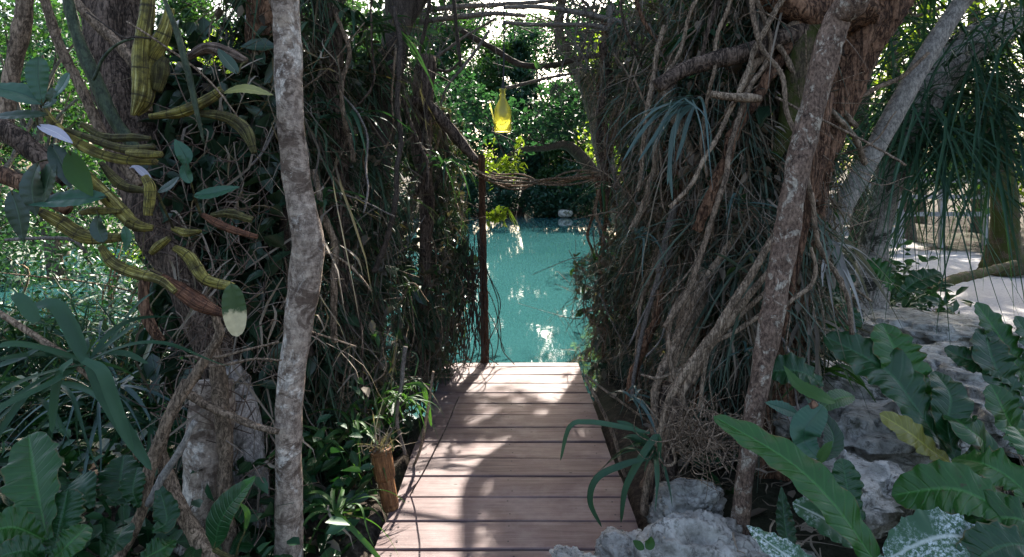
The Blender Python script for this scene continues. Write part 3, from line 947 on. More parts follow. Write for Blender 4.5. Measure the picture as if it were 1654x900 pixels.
# old flaking roots of the fig, propped in the tangle
roots = [([(1215, 235), (1195, 290), (1170, 350), (1150, 420), (1120, 500), (1100, 600), (1085, 720)], 3.25, [30, 34, 30, 44, 46, 40, 46], 'lianapale', 'thick pale peeling fig root slanting down right of the boardwalk'),
         ([(1245, 300), (1215, 360), (1180, 440), (1160, 520), (1145, 640), (1130, 780)], 3.3, [40, 44, 52, 56, 52, 60], 'red', 'thick red-brown fig root behind the pale peeling root'),
         ([(1130, 430), (1122, 500), (1108, 560)], 3.05, [20, 36, 24], 'lianapale', 'short stub of broken pale wood hanging among the fig roots'),
         ([(1335, 150), (1322, 250), (1300, 340), (1275, 430)], 2.8, [22, 28, 24, 18], 'red', 'orange-brown strip of root beside the speckled trunk'),
         ([(1080, 620), (1068, 720), (1062, 800)], 2.9, [40, 44, 56], 'old', 'dark gnarled root foot behind the limestone boulder'),
         ([(1112, 40), (1110, 90), (1118, 150), (1130, 215), (1118, 300)], 3.3, [26, 24, 22, 22, 14], 'old', 'brown hanging root beneath the top bough right of the archway')]
for pix, Y, w, mt, lab in roots:
    m1 = MB()
    ptube(m1, pix, Y, w, sides=14, step=.02, rough=.11, lobes=3, lobe_amp=.12)
    tag(m1.build('fig_root', M[mt], origin=P(pix[0][0], pix[0][1], Y)), lab, 'root')

# speckled leaning trunk
tree('leaning_tree', 'thin leaning trunk speckled with pale lichen, rooted beside the limestone boulder', 'tree',
     [P(1192, 880, 2.4), P(1197, 830, 2.4), P(1210, 715, 2.4), P(1228, 610, 2.4), P(1247, 515, 2.4), P(1266, 400, 2.4), P(1287, 280, 2.4), P(1316, 160, 2.4), P(1348, 40, 2.4), P(1400, -100, 2.4), (1.9, 3.2, 4.4)],
     np.array([36, 28, 30, 33, 37, 39, 38, 40, 42, 44, 34]) / 2000 * 2.4,
     [canopy((2.6, 3.6, 4.9), (1.2, 1.2, .6), 1300), canopy((3.2, 4.6, 5.2), (1.2, 1.2, .6), 1000)], .25, M['canopy'], M['lichen'], gap=open_to_sun,
     trunk_kw=dict(sides=18, step=.016, rough=.05))
tree('grey_leaning_tree', 'smooth grey trunk leaning steeply across the right upper corner', 'tree',
     [P(1225, 560, 3.4), P(1280, 460, 3.4), P(1330, 383, 3.4), P(1392, 278, 3.4), P(1442, 188, 3.4), P(1492, 98, 3.4), P(1545, 15, 3.4), P(1600, -70, 3.4), (3.4, 3.8, 4.0)],
     np.array([36, 36, 34, 31, 31, 30, 27, 25, 22]) / 2000 * 3.4,
     [canopy((4.0, 4.4, 4.8), (1.3, 1.3, .6), 1200)], .25, M['canopy'], M['grey'], gap=open_to_sun, trunk_kw=dict(sides=16, step=.03, rough=.025))

# drooping palm with banded trunk
dp = thing('drooping_palm', 'banded pale palm trunk with long drooping dark straps at upper right', 'palm', P(1400, 590, 5.0))
m1 = MB()
ptube(m1, [(1398, 600, 5), (1405, 520, 5), (1412, 400, 5), (1432, 300, 5), (1475, 200, 5), (1530, 110, 5), (1590, 60, 5.1), (1670, 20, 5.2)], 5, [78, 56, 44, 46, 52, 60, 52, 40], sides=16, step=.04, rough=.06)
m1.build('trunk', M['banded'], dp)
for c, n, L in [(P(1440, 190, 4.9), 90, 1.0), (P(1478, 240, 4.8), 80, .9), (P(1500, 150, 5.0), 110, 1.3), (P(1550, 230, 4.7), 100, 1.1), (P(1565, 130, 5.1), 110, 1.5), (P(1605, 200, 4.8), 110, 1.3), (P(1640, 260, 4.6), 80, 1.0), (P(1660, 130, 4.9), 110, 1.5), (P(1525, 60, 5.3), 70, 1.2), (P(1420, 30, 5.6), 70, .8), (P(1640, 40, 4.6), 70, .8), (P(1480, -40, 4.8), 70, .8)]:
    m1 = MB()
    a = rng.uniform(0, 6.28, n)
    el = rng.uniform(-.5, .9, n)
    d = np.stack([np.cos(a) * np.cos(el), np.sin(a) * np.cos(el), np.sin(el)], 1)
    blades(m1, c + d * .05 + rng.normal(0, .07, (n, 3)), d * .55 + (0, 0, .05), rng.uniform(.6, 1.1, n) * L, rng.uniform(.010, .022, n), rng.uniform(.75, 1.05, n), K=8, curl=.09, fold=.4)
    m1.build('leaf_crown', M['strap'], dp)

# other trunks behind the tangle
tr = [('dark_trunk', 'dark trunk in the middle of the left tangle, reaching the top edge', [(650, -60, 4), (640, 60, 4), (622, 150, 4), (612, 260, 4), (600, 420, 4), (590, 640, 4)], [50, 46, 44, 40, 46, 56], 'twig'),
      ('dark_trunk', 'dark thin trunk just right of the pale slender tree', [(530, -60, 3.4), (535, 100, 3.4), (545, 260, 3.4), (548, 420, 3.4), (545, 640, 3.4)], [40, 36, 34, 32, 42], 'old'),
      ('fibrous_trunk', 'short fibrous grey-brown trunk under the arch of dark boughs at left', [(690, 90, 4.4), (683, 160, 4.4), (680, 240, 4.4), (690, 330, 4.4), (686, 420, 4.4), (680, 640, 4.4)], [30, 34, 32, 24, 20, 26], 'old'),
      ('path_tree', 'mossy trunk standing on the sand path at far right', [(1600, 120, 9), (1612, 240, 9), (1620, 330, 9), (1622, 400, 9), (1628, 438, 9)], [36, 36, 40, 48, 80], 'mossy'),
      ('dark_trunk', 'tall thin dark trunk behind the drooping palm, between grey trunk and fig', [(1405, -80, 8), (1400, 60, 8), (1392, 200, 8), (1385, 420, 8)], [20, 20, 20, 24], 'twig'),
      ('red_trunk', 'reddish hanging trunk cut off at the top beside the pale slender tree', [(445, -80, 2.9), (430, 0, 2.9), (420, 60, 2.9), (418, 100, 2.9)], [60, 56, 44, 20], 'red'),
      ('wooden_post', 'dark reddish post at the far left corner of the boardwalk, standing against the water', [(778, 250, 5.08), (779, 330, 5.08), (781, 430, 5.08), (783, 520, 5.08), (783, 592, 5.08)], [11, 11, 12, 13, 13], 'post')]
for nm, lab, pix, w, mt in tr:
    m1 = MB()
    ptube(m1, pix, 4, w, sides=14, step=.04, rough=.07, lobes=3, lobe_amp=.05)
    tag(m1.build(nm, M[mt], origin=P(*pix[-1])), lab, 'post' if 'post' in nm else 'trunk')
m1 = MB()
ptube(m1, [(1500, 470, 6.5), (1540, 452, 6.8), (1590, 440, 7.2), (1640, 425, 7.6)], 7, [12, 16, 14, 10], sides=12)
tag(m1.build('mossy_log', M['mossy'], origin=P(1540, 452, 6.8)), 'mossy log lying at the edge of the pale sand path', 'log')

# branches: (label, pix, Y, widths, mat)
BR = [('dark bough arching over the left tangle towards the post', [(555, 190), (600, 172), (640, 165), (685, 168), (715, 195), (742, 228), (770, 260)], 4.3, [16, 18, 20, 20, 20, 18, 12], 'old'),
      ('dark sagging branch crossing behind the hanging bottle cord', [(745, 50), (795, 78), (840, 104), (890, 106), (940, 94), (1000, 86), (1060, 92)], 5.2, [9, 10, 10, 10, 9, 9, 8], 'twig'),
      ('thin branch rising just above the yellow bottle to the right', [(815, 143), (850, 135), (885, 126), (930, 118)], 5.6, [6, 6, 5, 4], 'greytwig'),
      ('pale branch along the top edge left of the bottle cord', [(640, 42), (690, 34), (745, 27), (800, 22), (850, 26)], 4.6, [8, 9, 9, 8, 6], 'greytwig'),
      ('pale branch at the top edge, uppermost above the archway', [(660, 22), (730, 12), (800, 8), (880, 2), (950, -10)], 4.8, [8, 9, 8, 7, 6], 'greytwig'),
      ('grey branch from the top of the cord to the right bough', [(815, 12), (880, 12), (950, 24), (1020, 42), (1075, 70), (1090, 100)], 4.4, [7, 8, 10, 11, 11, 9], 'greytwig'),
      ('grey branch running below the other from cord to right tangle', [(812, 36), (860, 40), (910, 40), (970, 44), (1020, 70), (1070, 98)], 4.4, [6, 7, 7, 9, 9, 8], 'greytwig'),
      ('vertical dark twig left of the bottle, forked at its foot', [(732, -10), (738, 50), (744, 108)], 4.5, [6, 6, 5], 'twig'),
      ('slanting thin twig between the bottle and the fibrous trunk', [(790, 50), (770, 80), (745, 112), (722, 140), (712, 172)], 4.5, [5, 5, 5, 4, 3], 'greytwig'),
      ('level dark twig joining the fibrous trunk to the vertical twig', [(672, 115), (700, 112), (725, 115), (744, 98)], 4.5, [5, 5, 5, 4], 'twig'),
      ('steep dark twig rising left of the archway to the top edge', [(695, -10), (688, 40), (678, 80), (672, 110)], 4.4, [7, 7, 6, 5], 'twig'),
      ('long twig slanting up from the fibrous trunk to the cord', [(680, 110), (715, 85), (750, 60), (800, 30)], 4.7, [5, 5, 4, 4], 'greytwig'),
      ('stubby cut branch jutting level from the right tangle', [(1148, 152), (1180, 157), (1212, 158), (1229, 160)], 2.7, [11, 14, 15, 12], 'lianapale'),
      ('grey branch at the top left corner, steep', [(46, -30), (34, 50), (18, 125), (8, 230)], 2.4, [24, 26, 24, 22], 'liana'),
      ('red-brown branch slanting down from the top left corner', [(66, -20), (95, 70), (135, 150), (175, 235), (225, 300)], 2.3, [14, 15, 16, 16, 14], 'liana'),
      ('thick green stem slanting beside the red-brown branch at upper left', [(105, -20), (125, 60), (155, 130), (185, 195), (235, 260)], 2.25, [16, 18, 22, 20, 16], 'greenstem'),
      ('dark bough crossing in front of the old dark trunk', [(110, -10), (150, 34), (195, 76), (225, 120), (240, 180)], 2.4, [14, 16, 17, 16, 14], 'liana'),
      ('thick brown branch entering from the left edge under the orchid leaves', [(-20, 195), (30, 225), (70, 258), (110, 290)], 2.1, [30, 32, 30, 26], 'old'),
      ('lower brown branch entering from the left edge', [(-20, 276), (25, 290), (60, 310), (110, 340)], 2.1, [26, 28, 26, 20], 'red'),
      ('thin green reed hanging past the upright canes', [(262, -10), (285, 50), (302, 110), (318, 180), (330, 235)], 1.9, [6, 10, 11, 8, 3], 'greenstem'),
      ('pale fallen stick level across the left undergrowth', [(8, 388), (60, 385), (115, 387), (140, 408)], 2.4, [5, 6, 6, 4], 'greytwig'),
      ('bent wood stub curving from the orchid cluster to the stump', [(234, 448), (232, 490), (245, 528), (262, 552)], 2.3, [15, 17, 17, 14], 'red'),
      ('rust-brown twig lying on the rock by the dark oval leaves', [(1282, 690), (1300, 668), (1318, 650)], 2.2, [13, 13, 11], 'red'),
      ('short grey branch leaning behind the speckled trunk', [(1342, 150), (1358, 178), (1384, 205)], 2.9, [9, 11, 9], 'liana'),
      ('thin brown branch rising to the right across the grey leaning trunk', [(1370, 175), (1410, 145), (1455, 125), (1500, 85)], 3.1, [8, 8, 7, 5], 'liana'),
      ('curved dark branch under the right canopy', [(1300, 155), (1345, 140), (1362, 115), (1360, 80)], 2.9, [12, 11, 9, 7], 'old'),
      ('thick brown upper branch left of the dark bough crown', [(700, -40), (668, 10), (640, 60), (600, 120), (575, 200)], 4.2, [30, 30, 26, 22, 18], 'twig')]
for lab, pix, Y, w, mt in BR:
    m1 = MB()
    ptube(m1, pix, Y, w, sides=10, step=.02, rough=.06)
    tag(m1.build('reed' if 'reed' in lab else 'branch', M[mt], origin=P(pix[0][0], pix[0][1], Y)), lab, 'branch')

# lianas
LI = [('twisted grey liana sweeping from the cream-tipped leaf down to the lower left', [(335, 480), (350, 520), (352, 545), (318, 600), (285, 655), (258, 715), (240, 770), (236, 805), (215, 855), (185, 915)], 2.05, [12, 13, 15, 16, 18, 19, 20, 18, 18, 18], 'liana'),
      ('brown liana curving from the twisted one to the foot of the stump', [(300, 615), (278, 660), (263, 710), (262, 745), (280, 800), (310, 855), (350, 915)], 2.1, [14, 16, 18, 19, 22, 24, 28], 'liana'),
      ('short liana with a whitened lower end, crossing the two long ones', [(315, 680), (292, 725), (262, 770), (240, 815)], 2.0, [9, 11, 13, 13], 'grey'),
      ('thin root slanting from the stump towards the slender tree', [(296, 630), (330, 652), (370, 672), (410, 688), (450, 698)], 2.2, [13, 13, 12, 11, 9], 'liana'),
      ('straight brown root climbing beside the stump', [(345, 560), (355, 640), (364, 720), (366, 800), (372, 920)], 2.3, [22, 26, 24, 22, 26], 'liana'),
      ('long tan liana slanting from the fig trunk down to the rock', [(1262, 360), (1225, 425), (1185, 490), (1140, 555), (1100, 610), (1080, 650), (1062, 720)], 2.55, [11, 12, 13, 13, 13, 12, 11], 'lianapale'),
      ('second tan liana parallel to and below the long one', [(1250, 430), (1210, 478), (1165, 535), (1125, 590), (1100, 640)], 2.6, [10, 11, 11, 10, 9], 'lianapale'),
      ('third tan liana fanning out to the speckled trunk', [(1240, 470), (1200, 505), (1150, 560), (1120, 620)], 2.65, [8, 8, 8, 7], 'lianapale'),
      ('short tan root ending at the speckled trunk', [(1234, 505), (1195, 530), (1160, 550)], 2.6, [8, 8, 6], 'lianapale'),
      ('bowed liana looping in front of the pale peeling root', [(1128, 455), (1095, 490), (1080, 535), (1083, 590), (1098, 640), (1112, 665)], 2.8, [8, 8, 8, 8, 8, 7], 'liana'),
      ('thin level root sagging across the right tangle', [(1035, 605), (1060, 612), (1090, 602), (1130, 580)], 2.8, [4, 5, 5, 4], 'lianapale'),
      ('thin straight root dropping below the tan lianas', [(1142, 560), (1135, 610), (1130, 660)], 2.6, [8, 7, 6], 'lianapale'),
      ('curved root running round the speckled trunk to the dry leaves', [(1262, 500), (1285, 480), (1310, 462), (1318, 430), (1310, 400)], 2.5, [6, 7, 7, 6, 5], 'lianapale'),
      ('curling root loop above the limestone boulder', [(1090, 660), (1078, 700), (1090, 745), (1075, 752), (1065, 740)], 2.5, [5, 5, 5, 4, 3], 'lianapale'),
      ('twisted root running down to the boulder beside the strap plant', [(1085, 690), (1062, 740), (1045, 780), (1040, 830)], 2.6, [12, 14, 12, 14], 'liana'),
      ('long thin root hanging in the right tangle near the post gap', [(1085, 400), (1060, 460), (1032, 560), (1020, 640)], 3.2, [8, 8, 7, 6], 'greytwig'),
      ('grey strip of root in the middle of the right tangle', [(1090, 330), (1075, 390), (1062, 440)], 3.2, [14, 12, 9], 'greytwig'),
      ('slanting root at the boardwalk edge beneath the right tangle', [(945, 610), (985, 690), (1010, 770)], 3.0, [5, 6, 6], 'liana'),
      ('thin twig slanting across the lower right tangle', [(945, 605), (990, 640), (1060, 690)], 3.0, [4, 4, 3], 'liana'),
      ('dark reddish root across the lower fig trunk', [(1320, 215), (1306, 330), (1285, 440), (1262, 540), (1240, 610)], 2.65, [10, 12, 12, 10, 8], 'red'),
      ('thin vine dropping from the left tangle onto the boardwalk edge', [(700, 600), (692, 660), (680, 720), (655, 780)], 3.2, [4, 5, 5, 3], 'lianapale'),
      ('vine stalk standing in the left tangle beside the bamboo planter', [(655, 560), (648, 620), (640, 680), (655, 735)], 3.1, [7, 7, 6, 5], 'greytwig'),
      ('wiry vine slanting past the upright yellow canes', [(205, 35), (260, 70), (310, 105), (350, 145), (385, 190)], 1.95, [3, 3.5, 3.5, 3, 2], 'liana'),
      ('long wiry vine from the upper left to the slender tree', [(140, 20), (200, 60), (215, 60), (255, 62)], 1.95, [2.5, 3, 3, 2], 'twig'),
      ('bowed thin twig in front of the old dark trunk', [(150, 130), (165, 95), (195, 70), (230, 60)], 2.2, [5, 5, 4, 3], 'greenstem'),
      ('pale thin twig slanting right behind the slender tree', [(512, 400), (560, 425), (600, 470)], 2.7, [4, 4, 3], 'lianapale'),
      ('thin pale twig crossing level right of the slender tree', [(500, 535), (540, 548), (575, 560)], 2.5, [3, 3, 2], 'lianapale'),
      ('thin brown vine crossing level between stump and slender tree', [(300, 575), (350, 578), (400, 565), (450, 552)], 2.15, [5, 5, 4, 4], 'liana'),
      ('second thin brown vine crossing level above the stump', [(310, 592), (360, 590), (410, 580), (455, 582)], 2.2, [4, 5, 4, 3], 'liana'),
      ('thin twig bent over the sunlit boardwalk edge', [(742, 640), (720, 690), (690, 750), (655, 815)], 2.9, [2, 2.5, 2.5, 2], 'twig')]
for lab, pix, Y, w, mt in LI:
    m1 = MB()
    ptube(m1, pix, Y, w, sides=10, step=.014, rough=.07, wob=.003)
    tag(m1.build('liana', M[mt], origin=P(pix[0][0], pix[0][1], Y)), lab, 'liana')

# twisted vines across the archway
for k in range(7):
    m1 = MB()
    dy = rng.normal(0, 7)
    ptube(m1, [(765 + rng.normal(0, 6), 272 + dy), (795, 288 + dy), (840, 294 + dy * 1.3), (890, 293 + rng.normal(0, 6)), (945, 288 + rng.normal(0, 6)), (1010, 280 + rng.normal(0, 8))], 5.05 + rng.normal(0, .05), [2, 2.6, 3, 3, 3.4, 3], sides=6, step=.03, wob=.02)
    tag(m1.build('vine', M['liana'], origin=P(850, 297, 5.05)), 'thin brown vine twisted into the bundle strung level across the archway', 'vine', 'vines strung across the archway')

# ------------------------------------------------------------------ the tangled walls
def wall_pts(n, line, depth, zlo, zhi, seed=0, side=-1, thick_pow=1.0):
    """points in a wall standing over a ground line [(x,y),...]; depth away from the walk; zhi per node"""
    line = np.asarray(line, float)
    d = np.linalg.norm(np.diff(line, axis=0), axis=1)
    cu = np.concatenate([[0], np.cumsum(d)])
    s = rng.uniform(0, cu[-1], n)
    x, yy = np.interp(s, cu, line[:, 0]), np.interp(s, cu, line[:, 1])
    zt = np.interp(s, cu, zhi)
    k = np.clip(np.searchsorted(cu, s) - 1, 0, len(d) - 1)
    t = (line[k + 1] - line[k]) / d[k][:, None]
    nn = np.stack([-t[:, 1], t[:, 0]], 1) * side
    off = rng.random(n) ** thick_pow * np.interp(s, cu, depth)
    zz = zlo + (zt - zlo) * rng.random(n)
    bul = .07 * fbm(np.stack([s, zz], 1), 3.0, seed)
    x, yy = x + nn[:, 0] * (off + bul), yy + nn[:, 1] * (off + bul)
    return np.stack([x, yy, zz], 1), nn, off


LLINE = [(-1.42, 2.75), (-1.0, 2.78), (-.72, 3.05), (-.58, 3.8), (-.46, 4.5), (-.29, 5.12)]
LTOP = [2.9, 2.8, 2.65, 2.35, 2.15, 1.85]
LDEP = [.75, .75, .65, .5, .38, .2]
RLINE = [(.545, 5.12), (.59, 4.3), (.66, 3.5), (.82, 3.0), (1.08, 2.72), (1.42, 2.85), (1.62, 3.1)]
RTOP = [2.1, 2.5, 2.75, 2.75, 2.7, 2.75, 2.75]
RDEP = [.36, .5, .6, .6, .55, .5, .4]


def tufts(m1, p, nn, per, L, W, out, down, spread, droop, curl):
    n = len(p)
    k = rng.integers(per[0], per[1], n)
    idx = np.repeat(np.arange(n), k)
    N = len(idx)
    tr = np.clip(rng.random(n)[idx] + rng.normal(0, .12, N), 0, 1)
    tl = np.clip((5.7 - p[idx, 1]) / 1.8, .35, 1) * rng.uniform(L[0], L[1], n)[idx] * rng.uniform(.55, 1.15, N)
    ax = rng.normal(0, .35, (n, 3))
    d = ax[idx] + rng.normal(0, spread, (N, 3)) + np.column_stack([-nn[idx] * out, np.full(N, -down)])
    blades(m1, p[idx] + rng.normal(0, .02, (N, 3)), d, tl, rng.uniform(W[0], W[1], n)[idx] * rng.uniform(.7, 1.2, N), droop * rng.uniform(.5, 1.3, N), K=6, curl=curl, fold=.35, r=tr, clear=.14)


def tangle(line, top, dep, side, n_tuft, n_drape, n_blade, n_leaf, n_stem, seed, lab, thin=None, mats=('tangle', 'dead'), hollow=.3):
    def pts(n, p_in, zlo=0.0):
        p, nn, off = wall_pts(n, line, dep, zlo, top, seed, side, p_in)
        kk = fbm(p, 2.3, seed + 9) + .35 * fbm(p, 6.0, seed + 10) > hollow - 2.2 * (off / np.maximum(np.max(dep), .1)) * (hollow > -9)
        kk &= ~(open_to_sun(p, .16) & (rng.random(len(p)) < .85))
        p, nn = p[kk], nn[kk]
        if thin is not None:
            k = rng.random(len(p)) < thin(p)
            p, nn = p[k], nn[k]
        return p, nn
    m1 = MB()
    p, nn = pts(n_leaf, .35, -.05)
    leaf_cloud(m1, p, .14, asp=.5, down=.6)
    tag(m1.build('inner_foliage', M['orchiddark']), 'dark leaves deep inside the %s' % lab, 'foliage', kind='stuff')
    m1 = MB()
    p, nn = pts(n_tuft, .9)
    tufts(m1, p, nn, (9, 22), (.12, .36), (.005, .015), .5, -.1, .6, .9, .17)
    p, nn = pts(n_blade, .7)
    n = len(p)
    blades(m1, p, rng.normal(0, .6, (n, 3)) + np.column_stack([-nn * .35, rng.normal(-.25, .6, n)]), rng.uniform(.08, .3, n), rng.uniform(.004, .010, n), rng.uniform(.2, .8, n), K=5, curl=.22, fold=.3, clear=.14)
    tag(m1.build('tangle_foliage', M[mats[0]]), 'grey-green blades matted in tufts over the %s' % lab, 'foliage', kind='stuff')
    m1 = MB()
    p, nn = pts(n_drape, 1.0, .15)
    tufts(m1, p, nn, (5, 13), (.12, .5), (.003, .012), .3, .7, .36, .5, .2)
    p, nn = pts(n_blade, .9)
    n = len(p)
    blades(m1, p, rng.normal(0, .7, (n, 3)) + np.column_stack([-nn * .2, rng.normal(-.3, .5, n)]), rng.uniform(.05, .26, n), rng.uniform(.003, .009, n), rng.uniform(.2, .9, n), K=5, curl=.25, fold=.5, clear=.14)
    p, nn = pts(n_leaf, 1.3)
    p = p[~open_to_sun(p, .1)]
    leaf_cloud(m1, p, .07, asp=.5, down=.8)
    tag(m1.build('dead_foliage', M[mats[1]]), 'dry brown blades draped in bunches on the %s' % lab, 'dead leaves', kind='stuff')
    m1 = MB()
    p, nn = pts(n_leaf // 2, 1.4)
    p = p[fbm(p, 4.0, seed + 30) > .1]
    p = p[~open_to_sun(p, .1)]
    leaf_cloud(m1, p, .075, asp=.42, down=.7)
    tag(m1.build('leafy_foliage', M['far']), 'small green leaves sprouting on the %s' % lab, 'foliage', kind='stuff')
    for nm, mt, n_, rs in (('stem_tangle', 'liana', n_stem, (.0015, .002, .003, .005)), ('pale_stem_tangle', 'lianapale', n_stem // 2, (.0012, .002, .003, .0045))):
        m1 = MB()
        pp, nn = pts(n_ + 200, 1.3)
        for p in pp[:n_]:
            L = rng.uniform(.12, .5)
            a = rng.normal(0, .6, 3) + np.array([0, 0, rng.choice([-1, -1, .6])])
            a = a / np.linalg.norm(a)
            rr = rng.choice(rs, p=[.35, .35, .2, .1])
            if open_to_sun(np.stack([p, p + a * L * .5, p + a * L]), .12).any(): continue
            tube(m1, [p, p + a * L * .5 + rng.normal(0, .05, 3), p + a * L + rng.normal(0, .1, 3)], [rr, rr, rr * .6], sides=5, step=.03, rough=.05, wob=.005)
        tag(m1.build(nm, M[mt]), '%s twisted stems woven through the %s' % ('fine brown' if mt == 'liana' else 'fine pale', lab), 'vine stems', kind='stuff')


def thin_left(p):
    k = np.clip((5.6 - p[:, 1]) / 1.0, .5, 1)                       # opens to a lattice towards the post
    return np.maximum(k, .7) * np.clip(1.25 - (p[:, 2] - 1.75) * .9, .25, 1)


def thin_right(p):
    return np.clip((6.0 - p[:, 1]) / .9, .6, 1) * np.clip(1.3 - (p[:, 2] - 1.9) * .9, .35, 1)


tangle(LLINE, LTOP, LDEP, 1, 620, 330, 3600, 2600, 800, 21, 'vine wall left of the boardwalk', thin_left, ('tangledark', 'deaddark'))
tangle(RLINE, RTOP, RDEP, 1, 620, 460, 4200, 2400, 1500, 41, 'vine wall right of the boardwalk', thin_right)

# thicker countable vines in the walls
for line, top, dep, side, n, lab, g in [(LLINE, LTOP, LDEP, 1, 34, 'wiry grey-brown vine hanging in the dark wall left of the boardwalk', 'vines hanging in the left wall'),
                                        (RLINE, RTOP, RDEP, 1, 48, 'wiry grey-brown vine hanging in the brown wall right of the boardwalk', 'vines hanging in the right wall')]:
    for k in range(n):
        p, nn, off = wall_pts(1, line, np.array(dep) * .35, .5, top, 5, side, 1)
        p = p[0]
        pts = [p]
        a = np.array([rng.normal(0, .35), rng.normal(0, .35), -1.0])
        for e in range(rng.integers(3, 6)):
            a = a + rng.normal(0, .38, 3) * np.array([1, 1, .5])
            a[2] = min(a[2], -.2)
            pts.append(pts[-1] + a / np.linalg.norm(a) * rng.uniform(.12, .28))
        bad = [e for e, q in enumerate(pts) if q[2] < -.05 or (q[1] > 2.6 and -.3 < q[0] < .57) or open_to_sun(q[None], .12)[0]]
        pts = pts[:bad[0]] if bad else pts
        if len(pts) < 3: continue
        rr = rng.uniform(.0035, .008)
        m1 = MB()
        tube(m1, pts, np.linspace(rr, rr * .7, len(pts)), sides=7, step=.02, rough=.08, wob=.004)
        tag(m1.build('vine', M[rng.choice(['liana', 'greytwig', 'lianapale'], p=[.45, .35, .2])], origin=pts[0]), lab, 'vine', g)
# stout roots and woody stems wandering down the walls
for line, top, dep, side, n, lab, g, mts in [(LLINE, LTOP, LDEP, 1, 20, 'woody stem climbing the dark wall left of the boardwalk', 'woody stems in the left wall', ['old', 'liana', 'twig']),
                                             (RLINE, RTOP, RDEP, 1, 84, 'woody brown root hanging down the wall right of the boardwalk', 'woody roots in the right wall', ['liana', 'lianapale', 'lianapale', 'red', 'greytwig', 'old'])]:
    for k in range(n):
        p, nn, off = wall_pts(1, line, np.array(dep) * .25, 1.0, top, 5, side, 1)
        p = p[0]
        if open_to_sun(p[None], .1)[0]: continue
        lean = rng.normal(-.18 if side and g.endswith('right wall') else 0, .3)
        pts = [p + (0, 0, rng.uniform(0, .6))]
        for e in range(rng.integers(4, 8)):
            st_ = np.array([lean + rng.normal(0, .22), rng.normal(0, .15), -1.0])
            pts.append(pts[-1] + nrm(st_) * rng.uniform(.16, .32))
        bad = [e for e, q in enumerate(pts) if q[2] < -.08 or q[0] > 1.72 or (q[1] > 2.6 and -.34 < q[0] < .6) or open_to_sun(q[None], .12)[0]]
        pts = pts[:bad[0]] if bad else pts
        if len(pts) < 4: continue
        rr = rng.uniform(.006, .014) if rng.random() < .7 else rng.uniform(.014, .027)
        m1 = MB()
        tube(m1, pts, rr * np.linspace(1, rng.uniform(.5, 1.2), len(pts)), sides=10, step=.015, rough=.12, wob=.008, lobes=3, lobe_amp=.1)
        tag(m1.build('root', M[rng.choice(mts)], origin=pts[0]), lab, 'root', g)
# lattice of thin stems by the post
for k in range(100):
    p = P(rng.uniform(690, 782), rng.uniform(360, 440), 5.0 + rng.normal(0, .05))
    pts = [p]
    for e in range(4):
        pts.append(pts[-1] + np.array([rng.normal(0, .05), rng.normal(0, .03), -rng.uniform(.15, .3)]))
    pts = [q if q[2] > 0.01 else np.array([q[0], q[1], .01]) for q in pts]
    m1 = MB()
    tube(m1, pts, .004, sides=6, step=.03, rough=.05, wob=.006)
    tag(m1.build('vine', M['twig'], origin=p), 'thin dark vine in the open lattice between left wall and post', 'vine', 'vines of the lattice by the post')

# overhead web of small twigs above the archway
m1 = MB()
for k in range(420):
    p = P(rng.uniform(620, 1060), rng.uniform(-40, 120) if rng.random() < .6 else rng.uniform(-40, 60), rng.uniform(4.2, 5.6))
    a = nrm(rng.normal(0, 1, 3) * np.array([1, .5, .8]))
    L = rng.uniform(.2, .7)
    if open_to_sun((p + a * L * .5)[None])[0] and rng.random() < .8: continue
    tube(m1, [p, p + a * L * .5 + rng.normal(0, .05, 3), p + a * L + rng.normal(0, .09, 3)], [.005, .004, .002], sides=5, step=.05, rough=.05)
tag(m1.build('twig_web', M['greytwig']), 'web of fine bare twigs above the archway', 'twigs', kind='stuff')
m1 = MB()
n = 2600
c = np.array([P(rng.uniform(600, 1100), rng.uniform(-70, 110), rng.uniform(4.4, 7.0)) for _ in range(n)])
c = c[~open_to_sun(c)]
c = c[fbm(c, 4.0, 88) > -.15]
leaf_cloud(m1, c, .085, down=.7)
tag(m1.build('arch_foliage', M['far']), 'sparse light green leaves among the twigs above the archway', 'foliage', kind='stuff')

# ------------------------------------------------------------------ hanging bottle
c0 = P(812, 213, 3.0)
bt = thing('bottle_lantern', 'yellow-green glass bottle lantern hanging from a cord in the archway', 'lantern', c0)
m1 = MB()
pf = [(.040, 0), (.0415, .003), (.0415, .10), (.040, .118), (.034, .138), (.024, .158), (.0155, .175), (.0145, .215), (.0165, .218), (.0165, .226), (.0135, .2265), (.0115, .215), (.0125, .176), (.021, .157), (.031, .137), (.037, .117), (.0385, .10), (.0385, .003)]
ns = 28
ang = np.linspace(0, 6.2832, ns, endpoint=False)
v = np.array([[r_ * math.cos(a), r_ * math.sin(a), z_] for r_, z_ in pf for a in ang]) * (1, 1, .92) + c0
K = len(pf)
ii = np.arange(K)[:, None]
jj = np.arange(ns)
q = np.stack([ii * ns + jj, ii * ns + (jj + 1) % ns, ((ii + 1) % K) * ns + (jj + 1) % ns, ((ii + 1) % K) * ns + jj], -1).reshape(-1, 4)
m1.add(v, q)
gb = m1.build('glass_bottle', M['glass'], bt)
m1 = MB()
tube(m1, [c0 + (0, 0, .16), c0 + (0, 0, .21), c0 + (.003, 0, .24), P(814, 60, 3.02), P(813, -160, 3.05)], [.004, .0115, .0055, .004, .004], sides=7, step=.02)
m1.build('cord', M['cord'], bt)
m1 = MB()
tube(m1, [c0 + (0, 0, .075), c0 + (0, 0, .095), c0 + (0, 0, .13), c0 + (0, 0, .17)], [.013, .018, .015, .005], sides=12)
m1.build('lamp_socket', M['cord'], bt)
m1 = MB()
tube(m1, [c0 + (-.036, -.01, .02), c0 + (-.048, -.01, .08), c0 + (-.062, -.01, .135)], [.003, .0035, .003], sides=7)
m1.build('wire_handle', M['glass'], bt)

